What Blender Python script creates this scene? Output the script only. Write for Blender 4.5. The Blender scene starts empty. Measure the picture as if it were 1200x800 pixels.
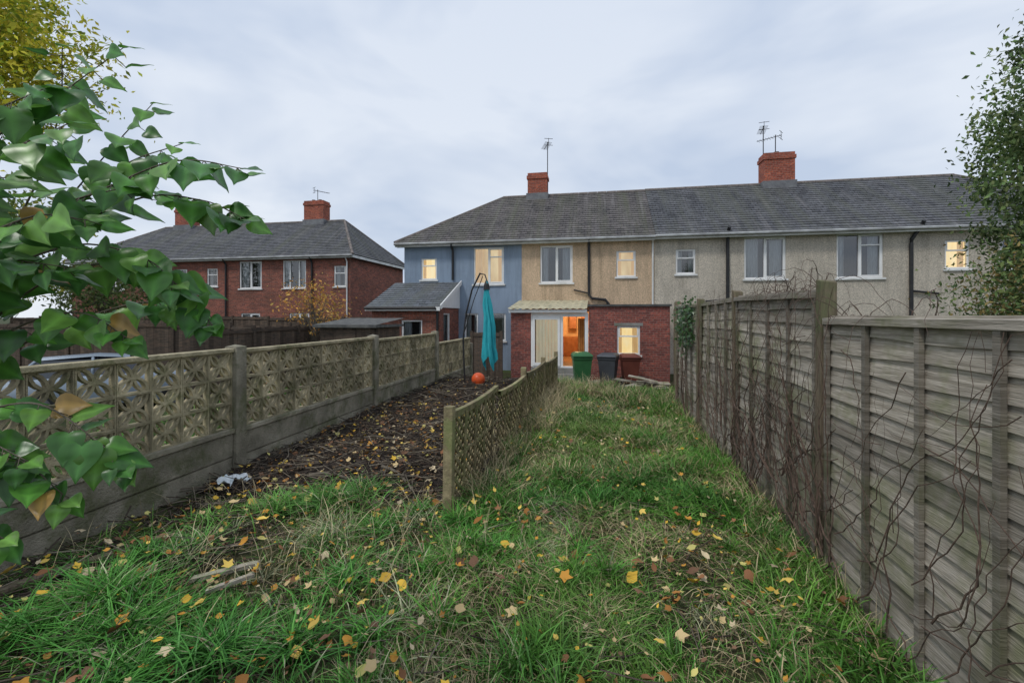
import bpy, math, random
import numpy as np
from mathutils import Vector, Matrix
random.seed(7); rng=np.random.default_rng(7)
sc=bpy.context.scene
COL=sc.collection
# ------------------------------------------------------------------ helpers
def link(o): COL.objects.link(o); return o
def thing(name,label,cat,loc=(0,0,0),group=None):
    e=bpy.data.objects.new(name,None); e.location=loc; e.empty_display_size=.2
    e["label"]=label; e["category"]=cat
    if group: e["group"]=group
    return link(e)
def adopt(o,parent):
    o.parent=parent
    if parent.type=='EMPTY': o.matrix_parent_inverse=Matrix.Translation(-Vector(parent.location))
class MB:
    def __init__(s,T=None):
        s.v=[];s.f=[];s.mi=[];s.t=[];s.T=T;s.tint=1.0;s.m=0
    def add(s,vs,fs):
        b=len(s.v)
        for p in vs:
            s.v.append(s.T(*p) if s.T else tuple(p)); s.t.append(s.tint)
        for f in fs: s.f.append(tuple(b+i for i in f)); s.mi.append(s.m)
    def box(s,x0,x1,y0,y1,z0,z1):
        s.add([(x0,y0,z0),(x1,y0,z0),(x1,y1,z0),(x0,y1,z0),(x0,y0,z1),(x1,y0,z1),(x1,y1,z1),(x0,y1,z1)],
              [(0,3,2,1),(4,5,6,7),(0,1,5,4),(1,2,6,5),(2,3,7,6),(3,0,4,7)])
    def obox(s,c,size,M):
        c=Vector(c); vs=[]
        for z in(-.5,.5):
            for x,y in((-.5,-.5),(.5,-.5),(.5,.5),(-.5,.5)):
                vs.append(tuple(c+M@Vector((x*size[0],y*size[1],z*size[2]))))
        s.add(vs,[(0,3,2,1),(4,5,6,7),(0,1,5,4),(1,2,6,5),(2,3,7,6),(3,0,4,7)])
    def quad(s,a,b,c,d): s.add([a,b,c,d],[(0,1,2,3)])
    def poly(s,pts): s.add(pts,[tuple(range(len(pts)))])
    def tube(s,pts,r,n=6):
        pts=[Vector(p) for p in pts]
        if not hasattr(r,'__len__'): r=[r]*len(pts)
        vs=[];fs=[]
        ref=Vector((.31,.17,.93)).normalized()
        for i,p in enumerate(pts):
            d=(pts[min(i+1,len(pts)-1)]-pts[max(i-1,0)]).normalized()
            rf=ref if abs(d.dot(ref))<.95 else Vector((1,0,0))
            a=d.cross(rf).normalized(); b=d.cross(a)
            for k in range(n):
                t=2*math.pi*k/n
                vs.append(tuple(p+(a*math.cos(t)+b*math.sin(t))*r[i]))
        for i in range(len(pts)-1):
            for k in range(n):
                k2=(k+1)%n; fs.append((i*n+k,i*n+k2,(i+1)*n+k2,(i+1)*n+k))
        fs.append(tuple(range(n-1,-1,-1))); fs.append(tuple((len(pts)-1)*n+k for k in range(n)))
        s.add(vs,fs)
    def lathe(s,c,prof,n=16):
        vs=[];fs=[]
        for (r,z) in prof:
            for k in range(n):
                t=2*math.pi*k/n; vs.append((c[0]+r*math.cos(t),c[1]+r*math.sin(t),c[2]+z))
        for i in range(len(prof)-1):
            for k in range(n):
                k2=(k+1)%n; fs.append((i*n+k,i*n+k2,(i+1)*n+k2,(i+1)*n+k))
        s.add(vs,fs)
    def obj(s,name,mats,parent=None,smooth=False,bevel=0,label=None):
        me=bpy.data.meshes.new(name); me.from_pydata(s.v,[],s.f)
        if not isinstance(mats,(list,tuple)): mats=[mats]
        for m in mats: me.materials.append(m)
        me.polygons.foreach_set('material_index',s.mi)
        at=me.attributes.new('tint','FLOAT','POINT'); at.data.foreach_set('value',s.t)
        if smooth: me.polygons.foreach_set('use_smooth',[True]*len(s.f))
        me.update()
        o=link(bpy.data.objects.new(name,me))
        if bevel:
            b=o.modifiers.new('bevel','BEVEL'); b.width=bevel; b.segments=2; b.limit_method='ANGLE'
        if parent: adopt(o,parent)
        if label: o["label"]=label
        return o
def fast_mesh(name,V,F,C,mat,parent=None,smooth=False):
    me=bpy.data.meshes.new(name)
    V=np.asarray(V,np.float32);F=np.asarray(F,np.int32)
    me.vertices.add(len(V)); me.vertices.foreach_set('co',V.ravel())
    me.loops.add(F.size); me.loops.foreach_set('vertex_index',F.ravel())
    me.polygons.add(len(F)); me.polygons.foreach_set('loop_start',np.arange(0,F.size,F.shape[1],dtype=np.int32))
    if smooth: me.polygons.foreach_set('use_smooth',np.ones(len(F),bool))
    me.update(calc_edges=True); me.validate()
    if C is not None:
        at=me.attributes.new('col','FLOAT_COLOR','POINT')
        C4=np.ones((len(V),4),np.float32); C4[:,:3]=C; at.data.foreach_set('color',C4.ravel())
    me.materials.append(mat)
    o=link(bpy.data.objects.new(name,me))
    if parent: adopt(o,parent)
    return o
def norm(a): return a/np.maximum(np.linalg.norm(a,axis=-1,keepdims=True),1e-9)
def scatter(tv,tf,pos,nrm,head,scale):
    n=len(pos); z=norm(nrm); y=norm(head-(head*z).sum(1,keepdims=True)*z); x=np.cross(y,z)
    tv=np.asarray(tv,float)
    V=(x[:,None,:]*tv[None,:,0:1]+y[:,None,:]*tv[None,:,1:2]+z[:,None,:]*tv[None,:,2:3])*np.asarray(scale)[:,None,None]+pos[:,None,:]
    F=np.asarray(tf)[None]+ (np.arange(n)*len(tv))[:,None,None]
    return V.reshape(-1,3),F.reshape(-1,np.asarray(tf).shape[1])
def _h(ix,iy,s): 
    v=np.sin(ix*127.1+iy*311.7+s*74.7)*43758.5453
    return v-np.floor(v)
def vn(x,y,s=0):
    x=np.asarray(x,float);y=np.asarray(y,float)
    ix=np.floor(x);iy=np.floor(y);fx=x-ix;fy=y-iy;fx=fx*fx*(3-2*fx);fy=fy*fy*(3-2*fy)
    return (_h(ix,iy,s)*(1-fx)+_h(ix+1,iy,s)*fx)*(1-fy)+(_h(ix,iy+1,s)*(1-fx)+_h(ix+1,iy+1,s)*fx)*fy
def fbm(x,y,s=0): return (vn(x,y,s)+.5*vn(x*2.1,y*2.1,s+1)+.25*vn(x*4.3,y*4.3,s+2))/1.75
def gh(x,y):
    x=np.asarray(x,float);y=np.asarray(y,float)
    t=np.clip((y-11)/2.6,0,1); d=-.42*t*t*(3-2*t)
    u=np.clip((-x-4.3)/2.5,0,1); d=np.minimum(d,-.36*u*u*(3-2*u))
    u=np.clip((-x-9.4)/2.0,0,1)*np.clip((17-y)/3,0,1); d=d-.32*u*u*(3-2*u)
    near=np.clip(1-(np.abs(x)-6)/6,0,1)*np.clip((15-y)/3,0,1)
    return d+near*.10*(fbm(x*.9,y*.9,3)-.5)
# ------------------------------------------------------------------ materials
def newmat(name):
    m=bpy.data.materials.new(name); m.use_nodes=True
    nt=m.node_tree; b=nt.nodes['Principled BSDF']; return m,nt,b
def nd(nt,t,**k):
    n=nt.nodes.new(t)
    for a,v in k.items(): setattr(n,a,v)
    return n
def mixc(nt,fac,a,b,mode='MIX'):
    n=nt.nodes.new('ShaderNodeMix'); n.data_type='RGBA'; n.blend_type=mode
    for i,v in((0,fac),(6,a),(7,b)):
        if hasattr(v,'is_output'): nt.links.new(v,n.inputs[i])
        elif i==0: n.inputs[0].default_value=v
        else: n.inputs[i].default_value=(*v,1)
    return n.outputs[2]
def math_(nt,op,a,b=None):
    n=nt.nodes.new('ShaderNodeMath'); n.operation=op
    for i,v in enumerate((a,b)):
        if v is None: continue
        if hasattr(v,'is_output'): nt.links.new(v,n.inputs[i])
        else: n.inputs[i].default_value=v
    return n.outputs[0]
def mrange(nt,v,a,b,c=0,d=1):
    n=nt.nodes.new('ShaderNodeMapRange'); nt.links.new(v,n.inputs[0])
    for i,q in enumerate((a,b,c,d)): n.inputs[i+1].default_value=q
    return n.outputs[0]
def noise(nt,vec,scale,detail=4,rough=.6):
    n=nt.nodes.new('ShaderNodeTexNoise'); n.inputs['Scale'].default_value=scale; n.inputs['Detail'].default_value=min(detail,4); n.inputs['Roughness'].default_value=rough
    if vec: nt.links.new(vec,n.inputs['Vector'])
    return n.outputs['Fac']
def scale_(nt,col,f):
    cm=nt.nodes.new('ShaderNodeVectorMath'); cm.operation='SCALE'
    nt.links.new(col,cm.inputs[0]); nt.links.new(f,cm.inputs['Scale']); return cm.outputs[0]
def coords(nt,stretch=(1,1,1)):
    tc=nt.nodes.new('ShaderNodeTexCoord'); mp=nt.nodes.new('ShaderNodeMapping'); mp.inputs['Scale'].default_value=stretch
    nt.links.new(tc.outputs['Object'],mp.inputs[0]); return mp.outputs[0]
def setbump(nt,b,h,strength,dist=.02):
    n=nt.nodes.new('ShaderNodeBump'); n.inputs['Strength'].default_value=strength; n.inputs['Distance'].default_value=dist
    nt.links.new(h,n.inputs['Height']); nt.links.new(n.outputs[0],b.inputs['Normal'])
def pmat(name,c1,c2=None,scale=6,rough=.85,bump=0,bscale=60,stretch=(1,1,1),tint=False,moss=None,mscale=1.5,mth=.52,spec=.3,metal=0,bdist=.02,contrast=(.35,.65),grain=None):
    m,nt,b=newmat(name)
    v=coords(nt,stretch)
    f=mrange(nt,noise(nt,v,scale),*contrast)
    col=mixc(nt,f,c1,c2 or tuple(x*.7 for x in c1))
    if grain:
        gv=coords(nt,grain); g=mrange(nt,noise(nt,gv,1,3,.7),.3,.7,.72,1.16); col=scale_(nt,col,g)
    if moss:
        v2=coords(nt); g=mrange(nt,noise(nt,v2,mscale,4,.75),mth,mth+.15)
        col=mixc(nt,math_(nt,'MULTIPLY',g,.8),col,moss)
    if tint:
        a=nd(nt,'ShaderNodeAttribute',attribute_name='tint'); col=scale_(nt,col,a.outputs['Fac'])
    nt.links.new(col,b.inputs['Base Color'])
    b.inputs['Roughness'].default_value=rough; b.inputs['Specular IOR Level'].default_value=spec; b.inputs['Metallic'].default_value=metal
    if bump: setbump(nt,b,noise(nt,v,bscale,2,.65),bump,bdist)
    return m
def planar(nt,zs=1.0):
    g=nd(nt,'ShaderNodeNewGeometry'); s=nd(nt,'ShaderNodeSeparateXYZ'); nt.links.new(g.outputs['True Normal'],s.inputs[0])
    f=math_(nt,'GREATER_THAN',math_(nt,'ABSOLUTE',s.outputs[0]),.45)
    tc=nd(nt,'ShaderNodeTexCoord'); p=nd(nt,'ShaderNodeSeparateXYZ'); nt.links.new(tc.outputs['Object'],p.inputs[0])
    a=math_(nt,'ADD',math_(nt,'MULTIPLY',p.outputs[0],math_(nt,'SUBTRACT',1.0,f)),math_(nt,'MULTIPLY',p.outputs[1],f))
    c=nd(nt,'ShaderNodeCombineXYZ'); nt.links.new(a,c.inputs[0]); nt.links.new(math_(nt,'MULTIPLY',p.outputs[2],zs),c.inputs[1])
    return c.outputs[0],tc.outputs['Object']
def brickmat(name,c1,c2,mortar,bw=.225,rh=.075,ms=.009,zs=1,bump=.5,stain=(.05,.04,.035),streak=False,offset=.5,moss=None,rough=.9,stainf=.55,pale=None):
    m,nt,b=newmat(name); v,oc=planar(nt,zs)
    br=nd(nt,'ShaderNodeTexBrick'); br.offset=offset
    nt.links.new(v,br.inputs['Vector'])
    br.inputs['Color1'].default_value=(*c1,1);br.inputs['Color2'].default_value=(*c2,1);br.inputs['Mortar'].default_value=(*mortar,1)
    br.inputs['Scale'].default_value=1;br.inputs['Mortar Size'].default_value=ms;br.inputs['Brick Width'].default_value=bw;br.inputs['Row Height'].default_value=rh
    br.inputs['Mortar Smooth'].default_value=.3
    col=br.outputs['Color']
    n1=mrange(nt,noise(nt,oc,1.3,4,.7),.38,.7); col=mixc(nt,math_(nt,'MULTIPLY',n1,stainf),col,stain)
    n2=mrange(nt,noise(nt,oc,14,3),.3,.7,.65,1.35); col=scale_(nt,col,n2)
    if streak:
        mp=nd(nt,'ShaderNodeMapping'); mp.inputs['Scale'].default_value=(1.6,.10,1); nt.links.new(v,mp.inputs[0])
        s=mrange(nt,noise(nt,mp.outputs[0],1.2,4,.65),.45,.68); col=mixc(nt,math_(nt,'MULTIPLY',s,.7),col,moss)
        mp2=nd(nt,'ShaderNodeMapping'); mp2.inputs['Scale'].default_value=(3.1,.16,1); mp2.inputs['Location'].default_value=(7,3,0); nt.links.new(v,mp2.inputs[0])
        s=mrange(nt,noise(nt,mp2.outputs[0],1.3,4,.65),.54,.74); col=mixc(nt,math_(nt,'MULTIPLY',s,.45),col,pale or (.25,.235,.23))
        sp=mrange(nt,noise(nt,oc,22,3,.7),.62,.72); col=mixc(nt,math_(nt,'MULTIPLY',sp,.45),col,(.34,.34,.30))
    nt.links.new(col,b.inputs['Base Color']); b.inputs['Roughness'].default_value=rough; b.inputs['Specular IOR Level'].default_value=.25
    inv=math_(nt,'SUBTRACT',1.0,br.outputs['Fac'])
    setbump(nt,b,inv,bump,.012)
    return m
def rendermat(name,c,stainc,pebble=90,bump=.6,fleck=.25):
    m,nt,b=newmat(name); tc=nd(nt,'ShaderNodeTexCoord'); oc=tc.outputs['Object']
    n0=mrange(nt,noise(nt,oc,pebble/3,3,.8),.35,.65,1-fleck,1+fleck)
    mp=nd(nt,'ShaderNodeMapping'); mp.inputs['Scale'].default_value=(2.2,2.2,.25); nt.links.new(oc,mp.inputs[0])
    st=mrange(nt,noise(nt,mp.outputs[0],1.1,4,.75),.46,.74); 
    col=mixc(nt,math_(nt,'MULTIPLY',st,.7),c,stainc)
    pt=mrange(nt,noise(nt,oc,.8,4,.65),.5,.6); col=mixc(nt,math_(nt,'MULTIPLY',pt,.35),col,tuple(x*.7 for x in c))
    nt.links.new(scale_(nt,col,n0),b.inputs['Base Color']); b.inputs['Roughness'].default_value=.95; b.inputs['Specular IOR Level'].default_value=.15
    setbump(nt,b,noise(nt,oc,pebble,1),bump,.02); return m
def leafmat(name,trans=.3,rough=.5,spec=.3):
    m,nt,b=newmat(name); a=nd(nt,'ShaderNodeAttribute',attribute_name='col')
    nt.links.new(a.outputs['Color'],b.inputs['Base Color']); b.inputs['Roughness'].default_value=rough; b.inputs['Specular IOR Level'].default_value=spec
    if trans:
        t=nd(nt,'ShaderNodeBsdfTranslucent'); nt.links.new(a.outputs['Color'],t.inputs[0])
        mx=nd(nt,'ShaderNodeMixShader'); mx.inputs[0].default_value=trans
        nt.links.new(b.outputs[0],mx.inputs[1]);nt.links.new(t.outputs[0],mx.inputs[2]);nt.links.new(mx.outputs[0],nt.nodes['Material Output'].inputs[0])
    return m
def emat(name,c,c2,strength,scale=2,base=.3):
    m,nt,b=newmat(name); f=noise(nt,coords(nt,(3,3,1)),scale); col=mixc(nt,mrange(nt,f,.3,.7),c,c2)
    b.inputs['Base Color'].default_value=(base,base*.8,base*.5,1); nt.links.new(col,b.inputs['Emission Color']); b.inputs['Emission Strength'].default_value=strength
    return m
def glassmat():
    m,nt,b=newmat('window_glass'); t=nd(nt,'ShaderNodeBsdfTransparent'); t.inputs[0].default_value=(.8,.84,.86,1)
    g=nd(nt,'ShaderNodeBsdfGlossy'); g.inputs['Roughness'].default_value=.03
    lw=nd(nt,'ShaderNodeLayerWeight'); lw.inputs[0].default_value=.35
    mx=nd(nt,'ShaderNodeMixShader'); nt.links.new(mrange(nt,lw.outputs['Fresnel'],0,1,.12,1),mx.inputs[0])
    nt.links.new(t.outputs[0],mx.inputs[1]); nt.links.new(g.outputs[0],mx.inputs[2]); nt.links.new(mx.outputs[0],nt.nodes['Material Output'].inputs[0]); return m
M={}
M['glass']=glassmat()
M['upvc']=pmat('white_upvc',(.84,.84,.83),(.76,.76,.74),3,.4)
M['fascia']=pmat('white_fascia',(.78,.79,.78),(.55,.55,.52),2,.6,stretch=(1,1,.4))
M['dark_room']=pmat('dark_room',(.045,.055,.07),(.02,.025,.03),2,.9)
M['curtain']=pmat('net_curtain',(.8,.81,.8),(.5,.52,.53),14,.9,stretch=(6,6,.3))
M['litblind']=emat('lit_blind',(1,.70,.28),(1,.84,.50),1.05)
M['litroom']=emat('lit_room',(.55,.33,.13),(1,.78,.42),.75,scale=.9)
M['litcurtain']=emat('lit_curtain',(.70,.42,.18),(.9,.62,.32),.45,3,.5)
M['redbrick']=brickmat('red_brick',(.37,.115,.075),(.18,.065,.05),(.24,.17,.14),stain=(.09,.055,.04),stainf=.5)
M['redbrick2']=brickmat('dark_red_brick',(.38,.105,.075),(.18,.055,.048),(.25,.17,.145),stain=(.09,.05,.045),stainf=.5)
M['chimbrick']=brickmat('chimney_brick',(.46,.12,.065),(.30,.075,.05),(.3,.18,.14),stainf=.4)
M['slate']=brickmat('slate_left',(.128,.115,.112),(.066,.062,.063),(.015,.015,.015),bw=.25,rh=.2,ms=.011,zs=1.72,stain=(.19,.17,.16),streak=True,moss=(.11,.115,.075),rough=.75)
M['slate2']=brickmat('slate_right',(.107,.11,.122),(.057,.058,.065),(.013,.013,.013),bw=.25,rh=.2,ms=.011,zs=1.72,stain=(.165,.165,.17),streak=True,moss=(.11,.115,.09),rough=.7)
M['slate3']=brickmat('slate_lean_to',(.14,.155,.18),(.085,.095,.105),(.02,.02,.025),bw=.3,rh=.22,ms=.012,zs=2.6,stain=(.18,.19,.2),streak=True,moss=(.13,.14,.12),rough=.6)
M['ridge']=pmat('ridge_tile',(.24,.20,.18),(.12,.11,.10),5,.85,.4,40)
M['blue']=rendermat('blue_render',(.265,.335,.43),(.16,.195,.24),120,.3,.07)
M['beige']=rendermat('beige_pebbledash',(.66,.49,.33),(.29,.215,.145),100,.9,.3)
M['grey']=rendermat('grey_pebbledash',(.58,.52,.43),(.27,.24,.195),100,.9,.34)
M['blackpipe']=pmat('black_plastic_pipe',(.02,.02,.022),(.035,.035,.035),8,.45)
M['wood']=pmat('weathered_fence_wood',(.50,.445,.37),(.27,.235,.185),3,.9,.5,9,stretch=(1,1.1,14),tint=True,moss=(.205,.21,.11),mscale=1.7,mth=.47,bdist=.010,grain=(2,3,200))
M['woodpost']=pmat('weathered_post_wood',(.30,.235,.16),(.15,.12,.08),5,.9,.5,12,stretch=(14,14,1.2),tint=True,moss=(.17,.19,.09),mscale=2.2,mth=.48,bdist=.01)
M['lattice']=pmat('mossy_lattice_wood',(.34,.28,.16),(.17,.14,.08),9,.9,.4,40,tint=True,moss=(.20,.22,.085),mscale=3,mth=.48)
M['darkwood']=pmat('dark_brown_wood',(.13,.09,.065),(.06,.05,.04),5,.85,.3,20,stretch=(1,1,6),tint=True)
M['concrete']=pmat('mossy_concrete',(.42,.38,.29),(.21,.19,.14),3,.92,.7,55,moss=(.13,.14,.065),mscale=2.3,mth=.48,tint=True)
M['block']=pmat('screen_block_concrete',(.52,.445,.29),(.27,.235,.145),5,.92,.6,60,moss=(.15,.155,.065),mscale=3.5,mth=.52,tint=True)
M['paving']=pmat('paving_concrete',(.3,.29,.27),(.18,.18,.16),2,.9,.4,30,moss=(.12,.13,.07))
M['bark']=pmat('grey_bark',(.17,.145,.11),(.09,.075,.055),12,.9,.6,50)
M['vine']=pmat('dead_vine',(.15,.10,.075),(.075,.052,.04),30,.9)
M['leaf']=leafmat('broad_leaf',.28,.33,.5)
M['treeleaf']=leafmat('tree_leaf',.35,.6,.2)
M['grass']=leafmat('grass_blade',0,.5,.25)
M['litter']=leafmat('fallen_leaf',0,.75,.2)
M['stick']=leafmat('twig',0,.9,.1)
# ------------------------------------------------------------------ world, sun, camera
w=bpy.data.worlds.new("World"); sc.world=w; w.use_nodes=True
nt=w.node_tree; bg=nt.nodes['Background']
sky=nd(nt,'ShaderNodeTexSky'); sky.sky_type='NISHITA'; sky.sun_disc=False
SE=math.radians(55); SR=math.radians(215)
sky.sun_elevation=SE; sky.sun_rotation=SR
tc=nd(nt,'ShaderNodeTexCoord'); mp=nd(nt,'ShaderNodeMapping'); mp.inputs['Scale'].default_value=(1,1,2.3); mp.inputs['Location'].default_value=(.9,.2,.3)
nt.links.new(tc.outputs['Generated'],mp.inputs[0])
n1=noise(nt,mp.outputs[0],2.3,4,.52); n1.node.inputs['Distortion'].default_value=.3
cl=mixc(nt,mrange(nt,n1,.38,.62),(5.5,6.4,7.9),(8.6,9.1,9.8))
sp=nd(nt,'ShaderNodeSeparateXYZ'); nt.links.new(tc.outputs['Generated'],sp.inputs[0])
cl2=mixc(nt,mrange(nt,sp.outputs[2],.0,.6,.0,.4),cl,(5.8,6.9,8.9))
fin=mixc(nt,.93,sky.outputs[0],cl2)
nt.links.new(fin,bg.inputs[0]); bg.inputs[1].default_value=.1
sun=bpy.data.lights.new('sun','SUN'); sun.energy=1.5; sun.angle=math.radians(10); sun.color=(1,.97,.92)
so=link(bpy.data.objects.new('sun',sun)); 
sd=Vector((math.sin(SR)*math.cos(SE),math.cos(SR)*math.cos(SE),math.sin(SE)))
so.rotation_euler=sd.to_track_quat('Z','Y').to_euler(); so.location=(0,0,20)
cam=bpy.data.cameras.new('camera'); cam.lens=16; cam.sensor_width=36; cam.shift_y=-.025; cam.clip_end=2000; cam.clip_start=.05
co=link(bpy.data.objects.new('camera',cam)); co.location=(0,0,1.75); co.rotation_euler=(math.radians(90),0,math.radians(10.63)); sc.camera=co
sc.view_settings.view_transform='Standard'; sc.view_settings.look='None'; sc.view_settings.exposure=0
# ------------------------------------------------------------------ ground
def axis(a,b,step,far): 
    inner=np.arange(a,b+1e-6,step); return np.concatenate([-np.array(far[::-1])+a,inner,b+np.array(far)])
far=[2,5,10,20,45,100,250,500]
xs=axis(-12,4,.12,far); ys=axis(-1,18,.12,far)
X,Y=np.meshgrid(xs,ys); Z=gh(X,Y)
nx=len(xs);ny=len(ys); idx=np.arange(nx*ny).reshape(ny,nx)
F=np.stack([idx[:-1,:-1],idx[:-1,1:],idx[1:,1:],idx[1:,:-1]],-1).reshape(-1,4)
gm=pmat('garden_soil_turf',(.045,.06,.016),(.045,.035,.020),3.2,.95,.8,40,moss=(.05,.085,.018),mscale=1.2,mth=.46)
g=fast_mesh('ground',np.stack([X,Y,Z],-1).reshape(-1,3),F,None,gm,smooth=True); g["kind"]="structure"
def bedh(x,y): return gh(x,y)+.03+.15*fbm(np.asarray(x)*1.6,np.asarray(y)*1.6,9)*np.clip((np.asarray(y)-3.75)/.8,0,1)
xs=np.arange(-3.9,-1.15,.06); ys=np.arange(3.75,13.6,.06); X,Y=np.meshgrid(xs,ys)
Y2=Y+ .3*(vn(X*2,0*X,5)-.5)*(Y<4.3)
Z=bedh(X,Y2)-.05*(Y<3.9); nx=len(xs);ny=len(ys); idx=np.arange(nx*ny).reshape(ny,nx)
F=np.stack([idx[:-1,:-1],idx[:-1,1:],idx[1:,1:],idx[1:,:-1]],-1).reshape(-1,4)
bm=pmat('dug_soil',(.06,.045,.034),(.025,.019,.015),9,.85,1,70,bdist=.04)
o=fast_mesh('soil',np.stack([X,Y2,Z],-1).reshape(-1,3),F,None,bm,smooth=True); o["kind"]="structure"
mb=MB()
for i in range(9):
    for j in range(3):
        x0=-3.0+i*.57; y0=13.75+j*.57; mb.box(x0,x0+.56,y0,y0+.56,-.47,-.395+random.uniform(-.004,.004))
o=mb.obj('patio',M['paving'],bevel=.006); o["kind"]="structure"
# ------------------------------------------------------------------ grass
def fencex(y):
    y=np.asarray(y,float); return np.where(y<9.3,1.49,1.49+(y-9.3)*.155)
def blades(n,xr,yr,hf,wf,colf,keep=None,bend=(.3,1.1),pos=None,flow=.35):
    if pos is None:
        x=rng.uniform(*xr,n);y=rng.uniform(*yr,n)
        if keep is not None:
            k=rng.random(n)<keep(x,y); x=x[k];y=y[k]
    else: x,y=pos
    k=~((y>11.0)&(x>.45)&(x<2)&(rng.random(len(x))<.88)); x=x[k];y=y[k]
    n=len(x); z=gh(x,y)-.01
    h=hf(x,y,n)*np.where((y>10.2)&(x>.4),.6,1); wd=wf(n); 
    ang=rng.uniform(0,2*np.pi,n); fl=vn(x*1.6,y*1.6,31)*6*np.pi
    ax=np.cos(ang)*(1-flow)+np.cos(fl)*flow; ay=np.sin(ang)*(1-flow)+np.sin(fl)*flow
    l=np.hypot(ax,ay)+1e-6; ax/=l;ay/=l
    b=rng.uniform(*bend,n)
    t=np.array([0,.35,.7,1.0])
    cx=x[:,None]+ax[:,None]*h[:,None]*b[:,None]*t**2*.9
    cy=y[:,None]+ay[:,None]*h[:,None]*b[:,None]*t**2*.9
    cz=z[:,None]+h[:,None]*(t-np.minimum(b,1.25)[:,None]*t**2*.42)
    wa=rng.uniform(0,2*np.pi,n); wx=np.cos(wa);wy=np.sin(wa)
    tw=np.array([.8,1,.7,.08])[None]*wd[:,None]*.5
    L=np.stack([cx-wx[:,None]*tw,cy-wy[:,None]*tw,cz],-1); R=np.stack([cx+wx[:,None]*tw,cy+wy[:,None]*tw,cz],-1)
    V=np.stack([L,R],2).reshape(n*8,3)
    q=np.array([[0,1,3,2],[2,3,5,4],[4,5,7,6]])
    F=(q[None]+(np.arange(n)*8)[:,None,None]).reshape(-1,4)
    c=colf(x,y,n); shade=np.array([.42,.76,1,1.14])  # shade painted into blade colour: dark at the root, lighter at the tip
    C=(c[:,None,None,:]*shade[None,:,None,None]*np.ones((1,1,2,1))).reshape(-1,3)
    return V,F,C
class Acc:
    def __init__(s): s.V=[];s.F=[];s.C=[];s.n=0
    def add(s,V,F,C): s.V.append(V);s.F.append(F+s.n);s.C.append(C);s.n+=len(V)
    def obj(s,name,mat,parent=None,smooth=False): return fast_mesh(name,np.concatenate(s.V),np.concatenate(s.F),np.concatenate(s.C),mat,parent,smooth)
def gcol(dry=.18):
    def f(x,y,n):
        g1=np.array([.080,.235,.028]);g2=np.array([.18,.38,.055]);g3=np.array([.030,.115,.022]);d=np.array([.58,.47,.26])
        a=rng.random((n,1)); c=g1*(1-a)+g2*a
        k=np.clip(vn(x*2.1,y*2.1,12)*1.6-.25,0,1)[:,None]; c=c*(1-k*.6)+g3*k*.6
        k=np.clip(vn(x*.9,y*.9,17)*2-1,0,1)[:,None]; c=c*(1-k*.35)+np.array([.25,.29,.07])*k*.35
        p=np.clip((fbm(x*1.4,y*1.4,21)-.43)*4,0,1)
        dd=(rng.random(n)<dry*(.12+2.2*p))[:,None]
        return np.where(dd,d*rng.uniform(.45,1.1,(n,1)),c)*rng.uniform(.55,1.3,(n,1))
    return f
def lawnx(x,y): return np.where(y<3.85,1.0,np.where(x>-1.25,1,0.0))
def keep(x,y):
    p=np.clip(.42+2.4*(fbm(x*1.5,y*1.5,40)-.33),.15,1)
    front=np.where((y<3.9)&(x<-1.2),np.clip(2.8*(fbm(x*1.8,y*1.8,44)-.32),.07,1),1)
    p=p*np.where(x<-3.1,.35,1)
    return p*front*lawnx(x,y)
A=Acc()
clump=lambda x,y:(.45+1.4*vn(x*2.3,y*2.3,8)**1.4)
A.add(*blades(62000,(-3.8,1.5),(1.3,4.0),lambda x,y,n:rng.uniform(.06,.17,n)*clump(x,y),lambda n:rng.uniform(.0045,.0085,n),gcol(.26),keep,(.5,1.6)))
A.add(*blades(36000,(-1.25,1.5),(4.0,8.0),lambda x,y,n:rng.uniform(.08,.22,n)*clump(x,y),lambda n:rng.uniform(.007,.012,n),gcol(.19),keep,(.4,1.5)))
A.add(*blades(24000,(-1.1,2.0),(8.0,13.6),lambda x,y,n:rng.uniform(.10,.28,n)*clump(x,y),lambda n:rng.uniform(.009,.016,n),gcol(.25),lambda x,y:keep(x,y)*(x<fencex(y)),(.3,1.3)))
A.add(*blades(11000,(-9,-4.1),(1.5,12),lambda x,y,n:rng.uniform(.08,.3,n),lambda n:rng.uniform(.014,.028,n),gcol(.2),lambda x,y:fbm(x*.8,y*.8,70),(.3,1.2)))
def tuss(cx,cy,r,n,h,dry=.06,wd=(.007,.014),bend=(.35,1.2),mul=(.85,1.08,1.15)):
    rr=np.abs(rng.normal(0,r*.5,n)); th=rng.uniform(0,2*np.pi,n); x=cx+rr*np.cos(th); y=cy+rr*np.sin(th)
    x=np.clip(x,-3.85,fencex(y)-.02)
    def cf(x,y,n): return gcol(dry)(x,y,n)*np.array(mul)
    V,F,C=blades(n,None,None,lambda x,y,n:rng.uniform(.55,1,n)*h,lambda n:rng.uniform(*wd,n),cf,pos=(x,y),bend=bend,flow=.1)
    A.add(V,F,C)
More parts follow.
